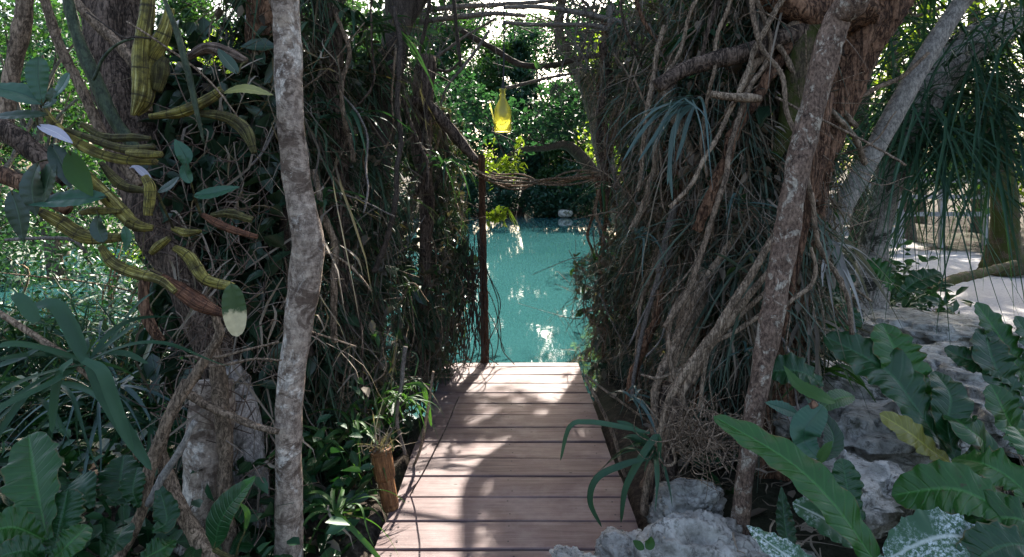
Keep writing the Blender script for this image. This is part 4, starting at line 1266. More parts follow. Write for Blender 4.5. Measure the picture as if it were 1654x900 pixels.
# sunlit yellow-green sprigs beside the post
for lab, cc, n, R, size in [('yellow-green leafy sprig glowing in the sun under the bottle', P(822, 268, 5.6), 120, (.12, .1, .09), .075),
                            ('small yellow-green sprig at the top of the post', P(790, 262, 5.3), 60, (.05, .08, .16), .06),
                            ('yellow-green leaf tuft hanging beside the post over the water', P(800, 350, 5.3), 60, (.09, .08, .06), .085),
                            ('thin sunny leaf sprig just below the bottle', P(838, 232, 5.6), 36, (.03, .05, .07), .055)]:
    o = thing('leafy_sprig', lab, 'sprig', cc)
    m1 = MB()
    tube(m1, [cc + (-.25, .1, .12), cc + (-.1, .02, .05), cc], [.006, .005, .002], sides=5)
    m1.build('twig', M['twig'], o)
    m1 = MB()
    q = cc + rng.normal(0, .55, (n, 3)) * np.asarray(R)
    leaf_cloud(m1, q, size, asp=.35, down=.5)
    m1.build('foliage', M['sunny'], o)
o = thing('leafy_sprig', 'spiky yellow-green leaf fan hanging over the water beside the post', 'sprig', P(815, 330, 5.3))
m1 = MB()
n = 14
d = np.stack([rng.normal(.2, .5, n), rng.normal(0, .2, n), -np.ones(n)], 1)
blades(m1, np.repeat(P(820, 335, 5.3)[None], n, 0), d, rng.uniform(.12, .2, n), .013, .1, K=5, curl=.08)
m1.build('foliage', M['sunny'], o)

# ------------------------------------------------------------------ orchids
def orchid(label, canes, leaves_, Y, group=None):
    o = thing('orchid', label, 'orchid', P(canes[0][0][-1][0], canes[0][0][-1][1], Y) if canes else P(leaves_[0][0][0][0], leaves_[0][0][0][1], Y), group)
    for pix, w, mt in canes:
        m1 = MB()
        pq = [(x_ + rng.normal(0, 2.5), y_ + rng.normal(0, 2.5)) for x_, y_ in pix]
        ptube(m1, pq, Y + rng.normal(0, .02), np.array(w) * rng.uniform(.76, .9), sides=22, step=.006, rough=.045, lobes=7, lobe_amp=.11, wob=.004)
        m1.build('cane', M[mt], o)
    for L in leaves_:
        pix, w, pr, mt = L[:4]
        kw = L[4] if len(L) > 4 else {}
        yb = Y - .06
        pts = [P(a[0], a[1], (a[2] if len(a) > 2 else yb)) for a in pix]
        m1 = MB()
        leaf(m1, pts, w / 1000 * yb, pr, **kw)
        lf = m1.build('leaf', M[mt], o)
        cs = [q_ for c_ in canes for q_ in c_[0]]
        if cs:
            e_ = min(cs, key=lambda q_: (q_[0] - pix[0][0]) ** 2 + (q_[1] - pix[0][1]) ** 2)
            a_, b_ = P(e_[0], e_[1], Y), pts[0]
            m1 = MB()
            tube(m1, [a_, a_ * .5 + b_ * .5 + (0, -.01, .008), b_, pts[0] * .8 + pts[1] * .2], [.0035, .003, .0026, .0015], sides=6, step=.012, rough=.04)
            m1.build('petiole', M['caneolive'], lf)
    return o


orchid('pair of tall upright yellow orchid canes at the old trunk', [
    ([(240, -40), (234, 30), (229, 90), (224, 150), (216, 188)], [24, 28, 32, 30, 8], 'cane'),
    ([(276, 15), (262, 60), (246, 110), (230, 160), (216, 190)], [14, 28, 34, 30, 9], 'cane'),
    ([(268, 92), (258, 110), (250, 150)], [16, 34, 20], 'caneolive')], [], 2.0)
orchid('orchid with one level yellow cane ending in a pale yellow leaf beside the slender tree', [
    ([(362, 150), (330, 165), (285, 178), (242, 188)], [16, 22, 22, 10], 'cane'),
    ([(398, 100), (370, 84), (335, 82), (300, 92)], [14, 24, 22, 14], 'canedry'),
    ([(410, 250), (395, 215), (365, 190), (320, 182)], [10, 22, 20, 10], 'caneolive')],
    [([(360, 150), (395, 144), (442, 154)], 24, 'lance', 'orchidpale'), ([(385, 120), (360, 90), (352, 78)], 20, 'lance', 'orchiddark')], 2.1)
orchid('orchid with blue-green oval leaves and slanting canes at the left edge', [
    ([(70, 178), (100, 210), (150, 245), (205, 262), (250, 262)], [12, 18, 20, 18, 12], 'cane'),
    ([(105, 205), (150, 225), (200, 238), (250, 240)], [8, 14, 16, 10], 'caneolive'),
    ([(130, 200), (165, 215), (215, 222), (245, 222)], [10, 15, 15, 8], 'caneolive'),
    ([(205, 246), (230, 246), (262, 242)], [10, 17, 12], 'cane')],
    [([(68, 168), (62, 130), (62, 92)], 48, 'obovate', 'orchidleaf'), ([(70, 168), (30, 150), (-30, 138)], 42, 'lance', 'orchidleaf'),
     ([(85, 158), (100, 140), (112, 118)], 30, 'oval', 'orchidleaf'), ([(78, 186), (30, 186), (-30, 190)], 24, 'lance', 'orchiddark'),
     ([(68, 172), (82, 165), (85, 140)], 26, 'lance', 'orchiddark'), ([(60, 202), (90, 214), (118, 232)], 20, 'lance', 'lilac')], 1.75)
orchid('orchid with a broad level blue-green leaf and thick yellow canes, lower left', [
    ([(118, 262), (150, 296), (180, 330), (215, 358), (242, 372)], [12, 22, 24, 22, 10], 'cane'),
    ([(58, 342), (95, 362), (140, 380), (195, 386)], [14, 26, 28, 16], 'cane'),
    ([(130, 344), (155, 340), (195, 346)], [8, 16, 8], 'cane'),
    ([(235, 282), (240, 310), (236, 350)], [14, 20, 16], 'cane'),
    ([(160, 268), (195, 292), (235, 308)], [10, 20, 10], 'caneolive'),
    ([(162, 395), (180, 420), (215, 440), (255, 455), (285, 470)], [12, 20, 20, 16, 10], 'cane')],
    [([(172, 318), (110, 322), (40, 330)], 40, 'lance', 'orchidleaf'), ([(62, 262), (52, 300), (58, 350)], 40, 'lance', 'orchiddark'), ([(18, 308), (30, 345), (38, 392)], 34, 'lance', 'orchiddark'),
     ([(112, 244), (125, 280), (150, 318)], 34, 'lance', 'caneolive' if False else 'green'), ([(82, 232), (98, 262), (115, 305)], 30, 'lance', 'orchiddark'), ([(90, 258), (78, 290), (70, 330)], 36, 'lance', 'orchiddark'),
     ([(160, 348), (158, 368), (168, 392)], 24, 'oval', 'orchiddark'), ([(200, 365), (205, 385), (202, 408)], 16, 'lance', 'orchidleaf')], 1.85)
orchid('orchid with the arching yellow cane that ends in a cream-tipped leaf', [
    ([(280, 395), (305, 418), (335, 448), (376, 465)], [12, 20, 20, 14], 'cane'),
    ([(240, 412), (255, 398), (275, 385)], [10, 18, 10], 'cane'),
    ([(258, 445), (290, 470), (325, 495), (362, 512)], [14, 28, 32, 12], 'canerust'),
    ([(338, 345), (370, 345), (412, 355)], [8, 17, 12], 'caneolive'),
    ([(325, 348), (360, 358), (415, 382)], [8, 15, 8], 'canerust'),
    ([(280, 368), (300, 376), (322, 372)], [8, 16, 8], 'cane')],
    [([(374, 458), (377, 490), (384, 544)], 36, 'oval', 'cream', dict(fold=.45, tilt=.35)), ([(312, 316), (345, 312), (388, 302)], 28, 'lance', 'orchidleaf'), ([(302, 268), (298, 250), (282, 225)], 24, 'lance', 'orchidleaf'),
     ([(300, 262), (300, 280), (308, 296)], 18, 'oval', 'orchidleaf'), ([(255, 310), (275, 300), (290, 285)], 22, 'lance', 'orchiddark'), ([(245, 292), (220, 270), (208, 272)], 12, 'lance', 'lilac')], 2.0)
orchid('ground orchid with one large upright dark green leaf before the slender tree', [
    ([(380, 905), (352, 890), (345, 884)], [8, 9, 8], 'caneolive')],
    [([(345, 886), (362, 830), (414, 768)], 50, 'lance', 'nestdark', dict(fold=.4)), ([(395, 860), (400, 830), (385, 810)], 10, 'lance', 'green')], 1.9)

# fibrous roots round the old tree
m1 = MB()
for k in range(240):
    p = P(rng.uniform(240, 440), rng.uniform(200, 820), rng.uniform(2.25, 2.75))
    a = nrm(rng.normal(0, 1, 3) + np.array([.1, 0, -.4]))
    L = rng.uniform(.05, .24)
    tube(m1, [p, p + a * L * .5 + rng.normal(0, .03, 3), p + a * L + rng.normal(0, .05, 3)], [.002, .0022, .001], sides=4, step=.03, rough=0)
tag(m1.build('root_fibres', M['fibre']), 'tangle of fine dry roots round the old trunk and stump at left', 'roots', kind='stuff')
m1 = MB()
n = 900
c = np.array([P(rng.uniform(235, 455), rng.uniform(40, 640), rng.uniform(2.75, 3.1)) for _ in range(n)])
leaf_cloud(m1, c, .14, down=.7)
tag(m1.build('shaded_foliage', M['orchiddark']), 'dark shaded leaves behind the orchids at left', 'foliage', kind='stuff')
n = 220
c = np.array([P(rng.uniform(240, 560), rng.uniform(60, 820), rng.uniform(2.4, 2.9)) for _ in range(n)])
m1 = MB()
blades(m1, c, rng.normal(0, .6, (n, 3)) + (0, 0, -.3), rng.uniform(.1, .4, n), rng.uniform(.004, .012, n), rng.uniform(.2, .7, n), K=5, curl=.2)
tag(m1.build('dead_foliage', M['dead']), 'dry strips hanging round the old trunk at left', 'dead leaves', kind='stuff')
# spindly roots nest above the boulder
m1 = MB()
for k in range(190):
    p = P(1140 + rng.normal(0, 34), 705 + rng.normal(0, 24), 2.48 + rng.normal(0, .07))
    a = nrm(rng.normal(0, 1, 3))
    L = rng.uniform(.05, .14)
    tube(m1, [p, p + a * L * .5 + rng.normal(0, .03, 3), p + a * L + rng.normal(0, .06, 3)], [.0022, .002, .001], sides=5, step=.015, rough=0, wob=.008)
tag(m1.build('root_nest', M['liana']), 'nest of curly pale roots above the limestone boulder', 'roots', kind='stuff')

# ------------------------------------------------------------------ rocks
for c, s, sd, lab in [(P(1120, 925, 2.25), (.25, .20, .19), 3, 'large pale limestone boulder at the right front corner of the boardwalk'),
                      (P(1015, 915, 2.3), (.13, .12, .10), 4, 'dark pitted rock lying on the boardwalk corner under the seedling'),
                      (P(930, 912, 2.15), (.09, .08, .06), 5, 'small pale stone at the very front of the boardwalk'),
                      (P(1110, 835, 2.55), (.15, .13, .15), 6, 'grey-blue rock under the root nest behind the boulder'),
                      (P(1245, 930, 2.2), (.16, .14, .12), 7, 'pale rock right of the boulder under the spotted leaves')]:
    m1 = MB()
    boulder(m1, c, s, sd, n=120, amp=.26)
    tag(m1.build('boulder', M['rock'], origin=c), lab, 'rock')
slabs = [(P(1395, 700, 2.75), (.36, .30, .12), 11, 'layered limestone slab in the middle of the broad-leaved plants'), (P(1360, 625, 3.1), (.22, .25, .12), 12, 'pale limestone slab below the banded palm trunk'),
         (P(1500, 610, 3.6), (.5, .5, .16), 13, 'broad grey limestone shelf between palm and sand path'), (P(1535, 540, 4.6), (.6, .5, .12), 14, 'weathered limestone ledge bordering the sand path'),
         (P(1400, 800, 2.2), (.25, .22, .12), 15, 'dark limestone slab under the long bright leaf'), (P(1345, 420, 6.2), (.4, .4, .2), 16, 'pale rock behind the foot of the grey leaning trunk'), (P(1600, 660, 3.2), (.35, .4, .13), 17, 'limestone slab under the right-edge plants')]
for c, s, sd, lab in slabs:
    m1 = MB()
    boulder(m1, c, s, sd, n=110, amp=.26, flat_layers=.045)
    tag(m1.build('rock_slab', M['rock'], origin=c), lab, 'rock')

# ------------------------------------------------------------------ broad-leaved plants
def broad(label, name, Y, leaves_, base, cat='plant', group=None):
    o = thing(name, label, cat, P(base[0], base[1], Y), group)
    for L in leaves_:
        pix, w, pr, mt = L[:4]
        kw = dict(ruffle=.07, rim=.055, fold=.3, waves=rng.uniform(5, 9))
        kw.update(L[4] if len(L) > 4 else {})
        pts = [P(a[0], a[1], a[2] if len(a) > 2 else Y) for a in pix]
        ym = pts[len(pts) // 2][1]
        m1 = MB()
        leaf(m1, pts, w / 1000 * ym, pr, nu=40, nv=13, **kw)
        m1.build('leaf', M[mt], o)
    return o


broad('nest plant with ruffled dark leaves and one yellowing leaf among the limestone slabs', 'nest_plant', 2.4, [
    ([(1530, 730, 2.35), (1480, 660, 2.4), (1430, 598, 2.5), (1330, 542, 2.65)], 92, 'nest', 'nestdark'),
    ([(1500, 710, 2.4), (1475, 630, 2.5), (1448, 570, 2.55), (1425, 522, 2.65)], 84, 'nest', 'nest'),
    ([(1545, 755, 2.3), (1505, 728, 2.3), (1470, 700, 2.3), (1420, 668, 2.35)], 50, 'nest', 'olive', dict(rim=.06)),
    ([(1545, 750, 2.3), (1530, 690, 2.35), (1535, 640, 2.4), (1510, 600, 2.5)], 60, 'nest', 'nestdark'),
    ([(1550, 760, 2.3), (1590, 720, 2.3), (1560, 690, 2.3), (1530, 668, 2.4)], 56, 'nest', 'nest')], (1540, 770))
broad('nest plant with tall upright leaves beside the sand path at the right edge', 'nest_plant', 2.7, [
    ([(1655, 700, 2.6), (1630, 640, 2.65), (1603, 580, 2.7), (1590, 530, 2.8)], 66, 'nest', 'nestdark'),
    ([(1670, 640, 2.7), (1630, 570, 2.75), (1605, 530, 2.8), (1576, 488, 2.85)], 52, 'nest', 'nest', dict(rim=.06)),
    ([(1700, 640, 2.7), (1670, 560, 2.75), (1640, 510, 2.8)], 48, 'nest', 'nestdark'),
    ([(1690, 760, 2.5), (1640, 700, 2.55), (1620, 660, 2.55), (1600, 620, 2.6)], 70, 'nest', 'nest'),
    ([(1660, 640, 2.65), (1600, 590, 2.7), (1560, 580, 2.75), (1525, 562, 2.8)], 54, 'nest', 'nestdark')], (1690, 760))
broad('nest plant with wide bright leaves spreading from the right lower edge', 'nest_plant', 1.85, [
    ([(1700, 870, 1.75), (1620, 825, 1.8), (1540, 790, 1.85), (1440, 800, 1.95)], 88, 'nest', 'nest', dict(rim=.07)),
    ([(1700, 880, 1.75), (1650, 840, 1.75), (1590, 840, 1.8), (1530, 850, 1.85)], 80, 'nest', 'nest', dict(rim=.07)),
    ([(1700, 850, 1.85), (1640, 780, 1.95), (1590, 750, 2.0), (1540, 740, 2.1)], 70, 'nest', 'nest'),
    ([(1705, 800, 1.9), (1670, 730, 2.0), (1640, 690, 2.1)], 66, 'nest', 'nest'),
    ([(1640, 905, 1.75), (1560, 868, 1.75), (1500, 872, 1.75), (1430, 905, 1.75)], 82, 'nest', 'dust'),
    ([(1700, 910, 1.7), (1650, 880, 1.7), (1600, 890, 1.7), (1550, 930, 1.7)], 76, 'nest', 'nestdark')], (1720, 900))
broad('nest plant with one long narrow bright leaf reaching up to the speckled trunk', 'nest_plant', 1.75, [
    ([(1412, 905, 1.7), (1345, 812, 1.75), (1270, 742, 1.85), (1152, 672, 2.0)], 62, 'strap', 'nest', dict(rim=.025)),
    ([(1425, 905, 1.75), (1375, 868, 1.78), (1335, 840, 1.8), (1280, 812, 1.85)], 56, 'nest', 'dust'),
    ([(1278, 905, 1.85), (1268, 850, 1.9), (1262, 785, 1.95)], 30, 'lance', 'nestdark'),
    ([(1330, 930, 1.7), (1260, 890, 1.72), (1205, 848, 1.8)], 46, 'lance', 'dust'),
    ([(1395, 840, 1.9), (1372, 800, 1.95), (1360, 740, 2.0)], 50, 'nest', 'nestdark')], (1420, 930))
broad('dark plant with oval blue-green leaves beside the foot of the speckled trunk', 'oval_leaf_plant', 2.15, [
    ([(1322, 742, 2.1), (1300, 715, 2.15), (1302, 690, 2.15), (1330, 655, 2.2)], 46, 'oval', 'orchidleaf', dict(ruffle=0, rim=0)),
    ([(1325, 745, 2.1), (1345, 720, 2.15), (1340, 690, 2.2), (1300, 640, 2.3)], 30, 'lance', 'nestdark', dict(ruffle=0)),
    ([(1320, 750, 2.1), (1335, 725, 2.1), (1345, 712, 2.1)], 16, 'lance', 'green', dict(ruffle=0)),
    ([(1325, 755, 2.1), (1345, 790, 2.05), (1335, 830, 2.0)], 44, 'nest', 'nestdark', dict(ruffle=.02)),
    ([(1290, 670, 2.3), (1265, 660, 2.3), (1235, 650, 2.3)], 24, 'lance', 'orchidleaf', dict(ruffle=0)),
    ([(1350, 650, 2.3), (1325, 640, 2.3), (1290, 622, 2.35), (1265, 590, 2.4)], 26, 'lance', 'green', dict(ruffle=0)),
    ([(1380, 640, 2.4), (1350, 645, 2.35), (1318, 668, 2.3)], 30, 'lance', 'nest', dict(ruffle=0)),
    ([(1330, 620, 2.5), (1290, 600, 2.5), (1240, 600, 2.55)], 60, 'nest', 'nestdark')], (1325, 760))
broad('broad-leaved plant with one tall ruffled leaf in the lower left corner', 'broad_leaf_plant', 1.75, [
    ([(77, 872, 1.7), (66, 820, 1.75), (56, 770, 1.8), (46, 702, 1.9)], 84, 'nest', 'nest', dict(ruffle=.06)),
    ([(74, 872, 1.7), (20, 852, 1.65), (-40, 868, 1.6)], 62, 'nest', 'nest'),
    ([(82, 905, 1.65), (110, 880, 1.65), (142, 848, 1.7)], 56, 'nest', 'nest', dict(rim=.06)),
    ([(84, 905, 1.7), (100, 840, 1.75), (110, 790, 1.8)], 70, 'nest', 'nestdark'),
    ([(70, 905, 1.65), (40, 890, 1.6), (-20, 905, 1.55)], 50, 'nest', 'nestdark')], (80, 920))
broad('dark heart-leaved plant on the ground between the strap plant and the lianas', 'broad_leaf_plant', 2.0, [
    ([(205, 815, 2.0), (195, 780, 2.05), (200, 735, 2.1)], 64, 'nest', 'nestdark'), ([(225, 820, 2.0), (215, 790, 2.0), (222, 755, 2.05)], 40, 'nest', 'nestdark'),
    ([(150, 820, 2.0), (135, 790, 2.0), (128, 770, 2.05)], 46, 'nest', 'shrub'), ([(225, 905, 1.8), (260, 888, 1.8), (285, 872, 1.85)], 44, 'lance', 'nest'),
    ([(170, 905, 1.8), (190, 870, 1.8), (200, 850, 1.85)], 48, 'nest', 'nestdark'), ([(245, 860, 1.9), (270, 840, 1.95), (255, 780, 2.0)], 40, 'lance', 'nestdark')], (200, 850))
broad('tiny two-leaved seedling growing on the dark pitted rock', 'seedling', 2.08, [
    ([(1041, 886, 2.08), (1030, 880, 2.08), (1022, 873, 2.08)], 14, 'lance', 'green', dict(ruffle=0, rim=0)), ([(1043, 886, 2.08), (1050, 878, 2.08), (1052, 866, 2.08)], 16, 'lance', 'green', dict(ruffle=0, rim=0))], (1042, 890))
broad('broad green leaf plant in front of the banded palm trunk', 'broad_leaf_plant', 4.3, [
    ([(1440, 470, 4.3), (1425, 440, 4.3), (1395, 425, 4.35)], 44, 'nest', 'nest'), ([(1450, 480, 4.3), (1480, 455, 4.4), (1520, 440, 4.5)], 34, 'nest', 'nestdark'),
    ([(1350, 560, 4.0), (1340, 520, 4.0), (1335, 495, 4.1)], 36, 'nest', 'nestdark'), ([(1360, 560, 4.0), (1372, 520, 4.0), (1368, 492, 4.1)], 40, 'nest', 'nestdark'), ([(1340, 470, 4.6), (1360, 450, 4.6), (1345, 440, 4.7)], 40, 'nest', 'nestdark')], (1420, 520))


# strap-leaved plants: each leaf its own mesh
def strap_plant(label, name, c, n, L, W, mt, spread=1.0, up=.7, droop=.7, targets=(), stalk=None, curl=.08, az=(0, 6.2832)):
    o = thing(name, label, 'plant', c)
    c = np.asarray(c, float)
    for k in range(n):
        a = rng.uniform(*az)
        d = np.array([math.cos(a) * spread, math.sin(a) * spread, up * rng.uniform(.3, 1.4)])
        m1 = MB()
        blades(m1, (c + rng.normal(0, .012, 3))[None], d[None], L * rng.uniform(.6, 1.15), W * rng.uniform(.7, 1.2), droop * rng.uniform(.6, 1.4), K=12, curl=curl, fold=.4)
        m1.build('leaf', M[mt], o)
    for pix, w, Y in targets:
        m1 = MB()
        leaf(m1, [P(a[0], a[1], a[2] if len(a) > 2 else Y) for a in pix], w / 1000 * Y, 'strap', fold=.5, nu=24, nv=5)
        m1.build('leaf', M[mt], o)
    if stalk:
        m1 = MB()
        ptube(m1, stalk[0], stalk[1], stalk[2], sides=10, step=.02)
        m1.build('stalk', M['liana'], o)
    return o


strap_plant('tall strap-leaved plant with glossy blue-green leaves bending over at left', 'strap_leaf_plant', P(130, 590, 1.9), 12, .42, .024, 'strap', up=.6, droop=.6, targets=[
    ([(140, 588), (112, 525), (85, 492), (40, 500)], 24, 1.85), ([(142, 588), (118, 540), (98, 512), (80, 510)], 18, 1.85), ([(118, 582), (100, 600), (90, 640), (84, 700)], 18, 1.8),
    ([(135, 582), (165, 600), (185, 650), (215, 730)], 20, 1.8), ([(142, 590), (170, 640), (200, 690), (245, 760)], 22, 1.85), ([(70, 560), (30, 580), (-30, 600)], 12, 1.85), ([(60, 520), (35, 485), (18, 478)], 22, 1.8),
    ([(150, 575), (190, 545), (225, 520)], 10, 2.0), ([(170, 570), (205, 572), (240, 588)], 10, 2.0), ([(160, 580), (215, 500), (250, 470)], 8, 2.1)],
    stalk=([(-10, 500), (60, 545), (125, 590), (190, 660), (225, 740)], 1.95, [9, 10, 11, 11, 12]))
strap_plant('strap-leaved plant with thin dark leaves behind the taller one at left', 'strap_leaf_plant', P(60, 640, 2.4), 22, .6, .02, 'strap', up=.9, droop=.8)
strap_plant('strap-leaved plant with pale arching leaves at the left edge near the water', 'strap_leaf_plant', P(170, 640, 2.8), 24, .55, .018, 'blue', up=1.0, droop=.8)
strap_plant('dark strap clump below the old trunk and behind the lianas', 'strap_leaf_plant', P(245, 690, 2.7), 18, .45, .02, 'strap', up=.9, droop=.8)
for lab, c, n, L, W, mt in [('dark reedy clump at the waterline behind the left strap plants', P(30, 560, 3.9), 34, .9, .02, 'strap'), ('dark reedy clump at the waterline below the broad level orchid leaf', P(110, 560, 4.1), 34, .9, .02, 'strap'),
                            ('blue-grey reedy clump at the waterline behind the bent wood stub', P(190, 570, 4.0), 34, .85, .018, 'blue'), ('dark reedy clump right at the left edge of the waterline', P(-60, 570, 3.8), 30, .9, .02, 'strap'),
                            ('green reedy clump at the waterline between the lianas', P(260, 590, 4.2), 30, .8, .018, 'green')]:
    strap_plant(lab, 'reed_clump', c, n, L, W, mt, up=1.1, droop=.7)
for lab, c, n, L, W, mt in [('green grassy clump right behind the foot of the slender tree', P(515, 720, 2.75), 16, .36, .019, 'green'), ('green strap clump at the bottom edge between slender tree and planter', P(545, 830, 2.45), 16, .36, .017, 'green'),
                            ('arching green strap clump halfway along the left wall', P(575, 690, 2.95), 14, .32, .016, 'green'), ('dark strap clump standing behind the bamboo planter', P(610, 650, 3.2), 16, .34, .015, 'green'),
                            ('short dark clump in the shade along the far part of the left wall', P(660, 620, 3.6), 14, .3, .012, 'tangle'), ('strap clump high in the left tangle, level with the boughs', P(560, 190, 3.2), 16, .4, .02, 'strap'),
                            ('strap clump at the top of the left tangle beside the dark trunk', P(590, 40, 3.4), 18, .5, .024, 'strap'), ('strap clump hanging behind the slender trunk at mid height', P(520, 330, 2.9), 16, .42, .018, 'strap'),
                            ('narrow-leaved clump on top of the left wall near the post', P(715, 270, 4.2), 18, .42, .016, 'strap'), ('narrow-leaved clump in the middle of the left wall', P(650, 330, 3.8), 16, .34, .013, 'tangle')]:
    strap_plant(lab, 'strap_clump', c, n, L, W, mt, up=1.0, droop=.9)
strap_plant('blue-grey strap epiphyte draping from the right tangle under the cut branch', 'epiphyte', P(1120, 165, 2.75), 26, .36, .009, 'blue', up=.3, droop=.9, az=(2.0, 4.6), targets=[
    ([(1118, 166), (1075, 175), (1035, 215), (1005, 262)], 7, 2.7), ([(1118, 168), (1080, 190), (1055, 225), (1030, 262)], 7, 2.7), ([(1120, 168), (1100, 185), (1085, 235), (1078, 300)], 7, 2.7), ([(1118, 170), (1090, 205), (1082, 260), (1086, 325)], 7, 2.7),
    ([(1122, 168), (1110, 200), (1102, 230), (1092, 262)], 7, 2.7), ([(1116, 164), (1082, 168), (1055, 180), (1030, 205)], 5, 2.7)])
for lab, c, n, L, W in [('blue-grey strap epiphyte at the far top of the right tangle', P(1062, 120, 3.4), 12, .3, .014), ('blue-grey strap epiphyte low on the pale peeling root', P(1190, 330, 2.8), 12, .28, .013),
                        ('small blue-green epiphyte by the speckled trunk foot', P(1205, 570, 2.6), 8, .16, .012), ('blue-green epiphyte in the middle of the right wall', P(1030, 380, 3.2), 12, .26, .012),
                        ('blue-green tuft low in the right wall at the boardwalk edge', P(1020, 640, 2.9), 12, .26, .014), ('grey-green tuft at the arch end of the right wall', P(985, 300, 4.0), 12, .34, .013),
                        ('upright strap clump behind the top bough right of the arch', P(1140, 60, 3.1), 14, .34, .024)]:
    strap_plant(lab, 'epiphyte', c, n, L, W, 'blue' if 'blue' in lab else 'strap', up=.6, droop=.9)
strap_plant('strap plant leaning out over the boardwalk with two long bent leaves', 'strap_leaf_plant', P(1060, 740, 2.6), 10, .3, .022, 'strap', up=1.0, droop=.8, az=(2.2, 5.2), targets=[
    ([(1050, 700), (1005, 690), (950, 682), (920, 690), (905, 745)], 9, 2.55), ([(1050, 740), (1010, 750), (965, 772), (953, 810), (972, 852)], 11, 2.5), ([(1065, 740), (1062, 705), (1035, 740), (1010, 790), (1003, 845)], 11, 2.5),
    ([(1060, 760), (1050, 720), (1020, 690), (995, 680)], 12, 2.6)])
strap_plant('bleached dry leaf rosette at the foot of the grey leaning trunk', 'dry_rosette', P(1322, 395, 3.0), 34, .38, .022, 'drylight', up=.2, droop=1.0)
strap_plant('half-green drooping rosette below the bleached dry one', 'dry_rosette', P(1300, 520, 2.9), 30, .34, .016, 'dead', up=.3, droop=.9)
strap_plant('yellow-tipped grassy tuft beside the dark oval leaves', 'strap_clump', P(1330, 600, 2.9), 16, .28, .02, 'green', up=.7, droop=.7)

# bamboo planter at the boardwalk edge
pl = thing('bamboo_planter', 'orange bamboo tube planter with a dry grass tuft, tilted on the boardwalk left edge', 'planter', P(630, 820, 2.78))
a, b = P(632, 822, 2.78), P(614, 728, 2.78)
ax = (b - a)
m1 = MB()
tube(m1, [a, a + ax * .03, a + ax * .5, a + ax * .54], [.034, .037, .037, .034], sides=24, step=.008, rough=.01, r=.35)
m1.build('lower_segment', M['bamboo'], pl)
m1 = MB()
tube(m1, [a + ax * .53, a + ax * .58, a + ax * .97, a + ax], [.041, .046, .048, .046], sides=24, step=.008, rough=.01, r=.6)
up_ = m1.build('upper_segment', M['bamboo'], pl)
m1 = MB()
e = nrm(ax)
s1 = nrm(np.cross(e, [0, 1, .2]))
s2 = np.cross(e, s1)
ring = [a + ax * 1.005 + .046 * (math.cos(t) * s1 + math.sin(t) * s2) for t in np.linspace(0, 6.2832, 25)]
tube(m1, ring, .006, sides=8, step=.01, rough=0, r=.9)
m1.build('rim', M['bamboo'], up_)
m1 = MB()
n = 46
d = rng.normal(0, .45, (n, 3)) + (0, -.1, 1.0)
blades(m1, np.repeat((a + ax)[None], n, 0) + rng.normal(0, .018, (n, 3)), d, rng.uniform(.08, .24, n), rng.uniform(.003, .007, n), rng.uniform(.1, .6, n), K=6, curl=.2)
m1.build('grass_tuft', M['dead'], pl)
strap_plant('bright grassy tuft above the bamboo planter, catching the sun', 'strap_clump', P(655, 650, 3.05), 20, .22, .008, 'green', up=1.0, droop=.9)
strap_plant('tuft with one bright blade curving over the dark boardwalk edge', 'strap_clump', P(665, 628, 3.3), 8, .18, .008, 'green', targets=[([(655, 622), (680, 622), (690, 650), (697, 690)], 8, 3.25)])

# ------------------------------------------------------------------ undergrowth
def scatter(n, x0, x1, y0, y1, zz, size, mt, name, lab, cat, asp=.5, down=.2, keep=None, lift=None):
    x = rng.uniform(x0, x1, n)
    yy = rng.uniform(y0, y1, n)
    k = (shore(x, yy) < .1)
    if keep is not None: k &= keep(x, yy)
    x, yy = x[k], yy[k]
    g = np.maximum(ground_z(x, yy), WATER_Z + .02)
    h = rng.random(len(x)) ** 1.6 * zz * (.55 + .45 * np.clip(fbm(np.stack([x, yy], 1), 2.4, 77) + .4, 0, 1.4))
    m1 = MB()
    leaf_cloud(m1, np.stack([x, yy, g + h + .01], 1), size, asp=asp, down=down)
    return tag(m1.build(name, M[mt]), lab, cat, kind='stuff')


off_path = lambda x, y: np.abs(x) > .66
scatter(5200, -4.5, -.62, 1.4, 5.0, .30, .11, 'nestdark', 'ground_cover', 'dark leafy ground cover left of the boardwalk', 'ground cover')
scatter(2400, -4.5, -.62, 1.4, 5.2, .40, .09, 'shrub', 'undergrowth', 'blue-green leafy undergrowth left of the boardwalk', 'ground cover')
scatter(2600, .72, 4.2, 1.7, 6.0, .16, .10, 'nestdark', 'ground_cover', 'dark leafy ground cover round the limestone slabs at right', 'ground cover', keep=lambda x, y: (fbm(np.stack([x, y], 1), 2.0, 9) > .1))
scatter(2600, -4, 4.5, 1.4, 6.5, .03, .09, 'dead', 'leaf_litter', 'fallen brown leaves on the forest floor', 'leaf litter', keep=off_path, down=0)
scatter(1500, 2.2, 8, 5.5, 14, .5, .16, 'shrub', 'undergrowth', 'low shrubs bordering the sand path', 'ground cover', keep=lambda x, y: np.abs(x - (5.6 + .25 * (y - 8))) > 1.9)
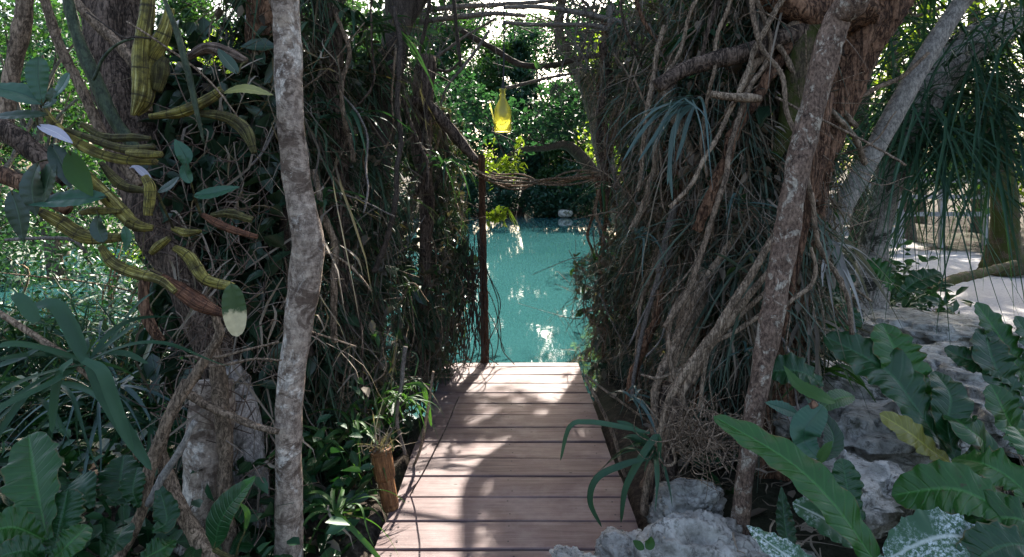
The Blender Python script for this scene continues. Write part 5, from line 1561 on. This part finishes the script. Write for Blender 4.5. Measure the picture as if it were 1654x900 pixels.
# waterside shrubs at left, with gaps to the water
for k, (x0, y0, h, s, n, lab) in enumerate([(-4.6, 5.2, 1.5, .8, 1500, 'fine-leaved shrub at the water behind the left edge strap plants'), (-3.3, 5.3, 1.35, .7, 1400, 'fine-leaved shrub at the water behind the fallen stick'),
                                           (-2.2, 5.2, 1.5, .65, 1300, 'fine-leaved shrub at the water behind the lianas'), (-5.9, 6.0, 1.7, .9, 1300, 'fine-leaved shrub at the water beyond the left picture edge'), (-1.3, 5.15, 1.7, .5, 900, 'fine-leaved shrub behind the left vine wall')]):
    h *= 1.3
    c0 = np.array([x0, y0, -.4])
    o = thing('waterside_shrub', lab, 'shrub', c0)
    m1 = MB()
    for e in range(9):
        tube(m1, [c0, c0 + np.array([rng.normal(0, s * .3), rng.normal(0, .15), h * .5]), c0 + np.array([rng.normal(0, s * .6), rng.normal(0, .3), h * rng.uniform(.6, 1)])], [.014, .01, .004], sides=5, step=.08)
    m1.build('stem', M['liana'], o)
    m1 = MB()
    n = int(n * 3)
    q = c0 + np.array([0, 0, h * .5]) + rng.normal(0, 1, (n, 3)) * np.array([s * .6, .3, h * .36])
    q = q[q[:, 2] > WATER_Z + .03]
    q = q[fbm(q, 5, 200 + k) > -.45]
    leaf_cloud(m1, q, .06, asp=.45)
    m1.build('foliage', M['shrub'], o)

# narrow-bladed growth along the left waterline
m1 = MB()
n = 5200
x = rng.uniform(-5.5, -1.25, n)
y = rng.uniform(3.7, 5.0, n)
k = fbm(np.stack([x, y], 1), 2.2, 301) > -.5
x, y = x[k], y[k]
n = len(x)
g_ = np.maximum(ground_z(x, y), WATER_Z)
cx = np.round(x * 4) / 4 + rng.normal(0, .05, n)
d = np.stack([(x - cx) * 3 + rng.normal(0, .35, n), rng.normal(0, .35, n), np.ones(n)], 1)
blades(m1, np.stack([x, y, g_ + rng.uniform(0, .45, n)], 1), d, rng.uniform(.25, .85, n), rng.uniform(.006, .018, n), rng.uniform(.2, .9, n), K=6, curl=.18, fold=.4)
tag(m1.build('waterside_grass', M['reedmix']), 'narrow green blades crowding the left waterline', 'grass', kind='stuff')

n = 2200
x = rng.uniform(.75, 4.0, n)
y = rng.uniform(1.8, 5.2, n)
k = fbm(np.stack([x, y], 1), 3.0, 401) > .05
x, y = x[k], y[k]
m1 = MB()
d = rng.normal(0, 1, (len(x), 3)) * (1, 1, .25)
blades(m1, np.stack([x, y, ground_z(x, y) + rng.uniform(.02, .2, len(x))], 1), d, rng.uniform(.06, .2, len(x)), rng.uniform(.003, .012, len(x)), .3, K=4, curl=.2)
tag(m1.build('twig_litter', M['dead']), 'dry twigs and leaf strips littering the limestone slabs at right', 'litter', kind='stuff')

scatter(2600, 2.3, 4.6, 5.0, 8.5, .55, .12, 'shrub', 'undergrowth', 'leafy low growth between the banded palm and the sand path', 'ground cover', keep=lambda x, y: (x < 1.75 + y * .40) & (fbm(np.stack([x, y], 1), 1.8, 509) > -.35))
scatter(1800, .9, 4.4, 2.0, 5.2, .10, .10, 'nestdark', 'ground_cover', 'small dark leaves growing in the joints of the limestone slabs', 'ground cover', keep=lambda x, y: fbm(np.stack([x, y], 1), 3.1, 511) > .05)
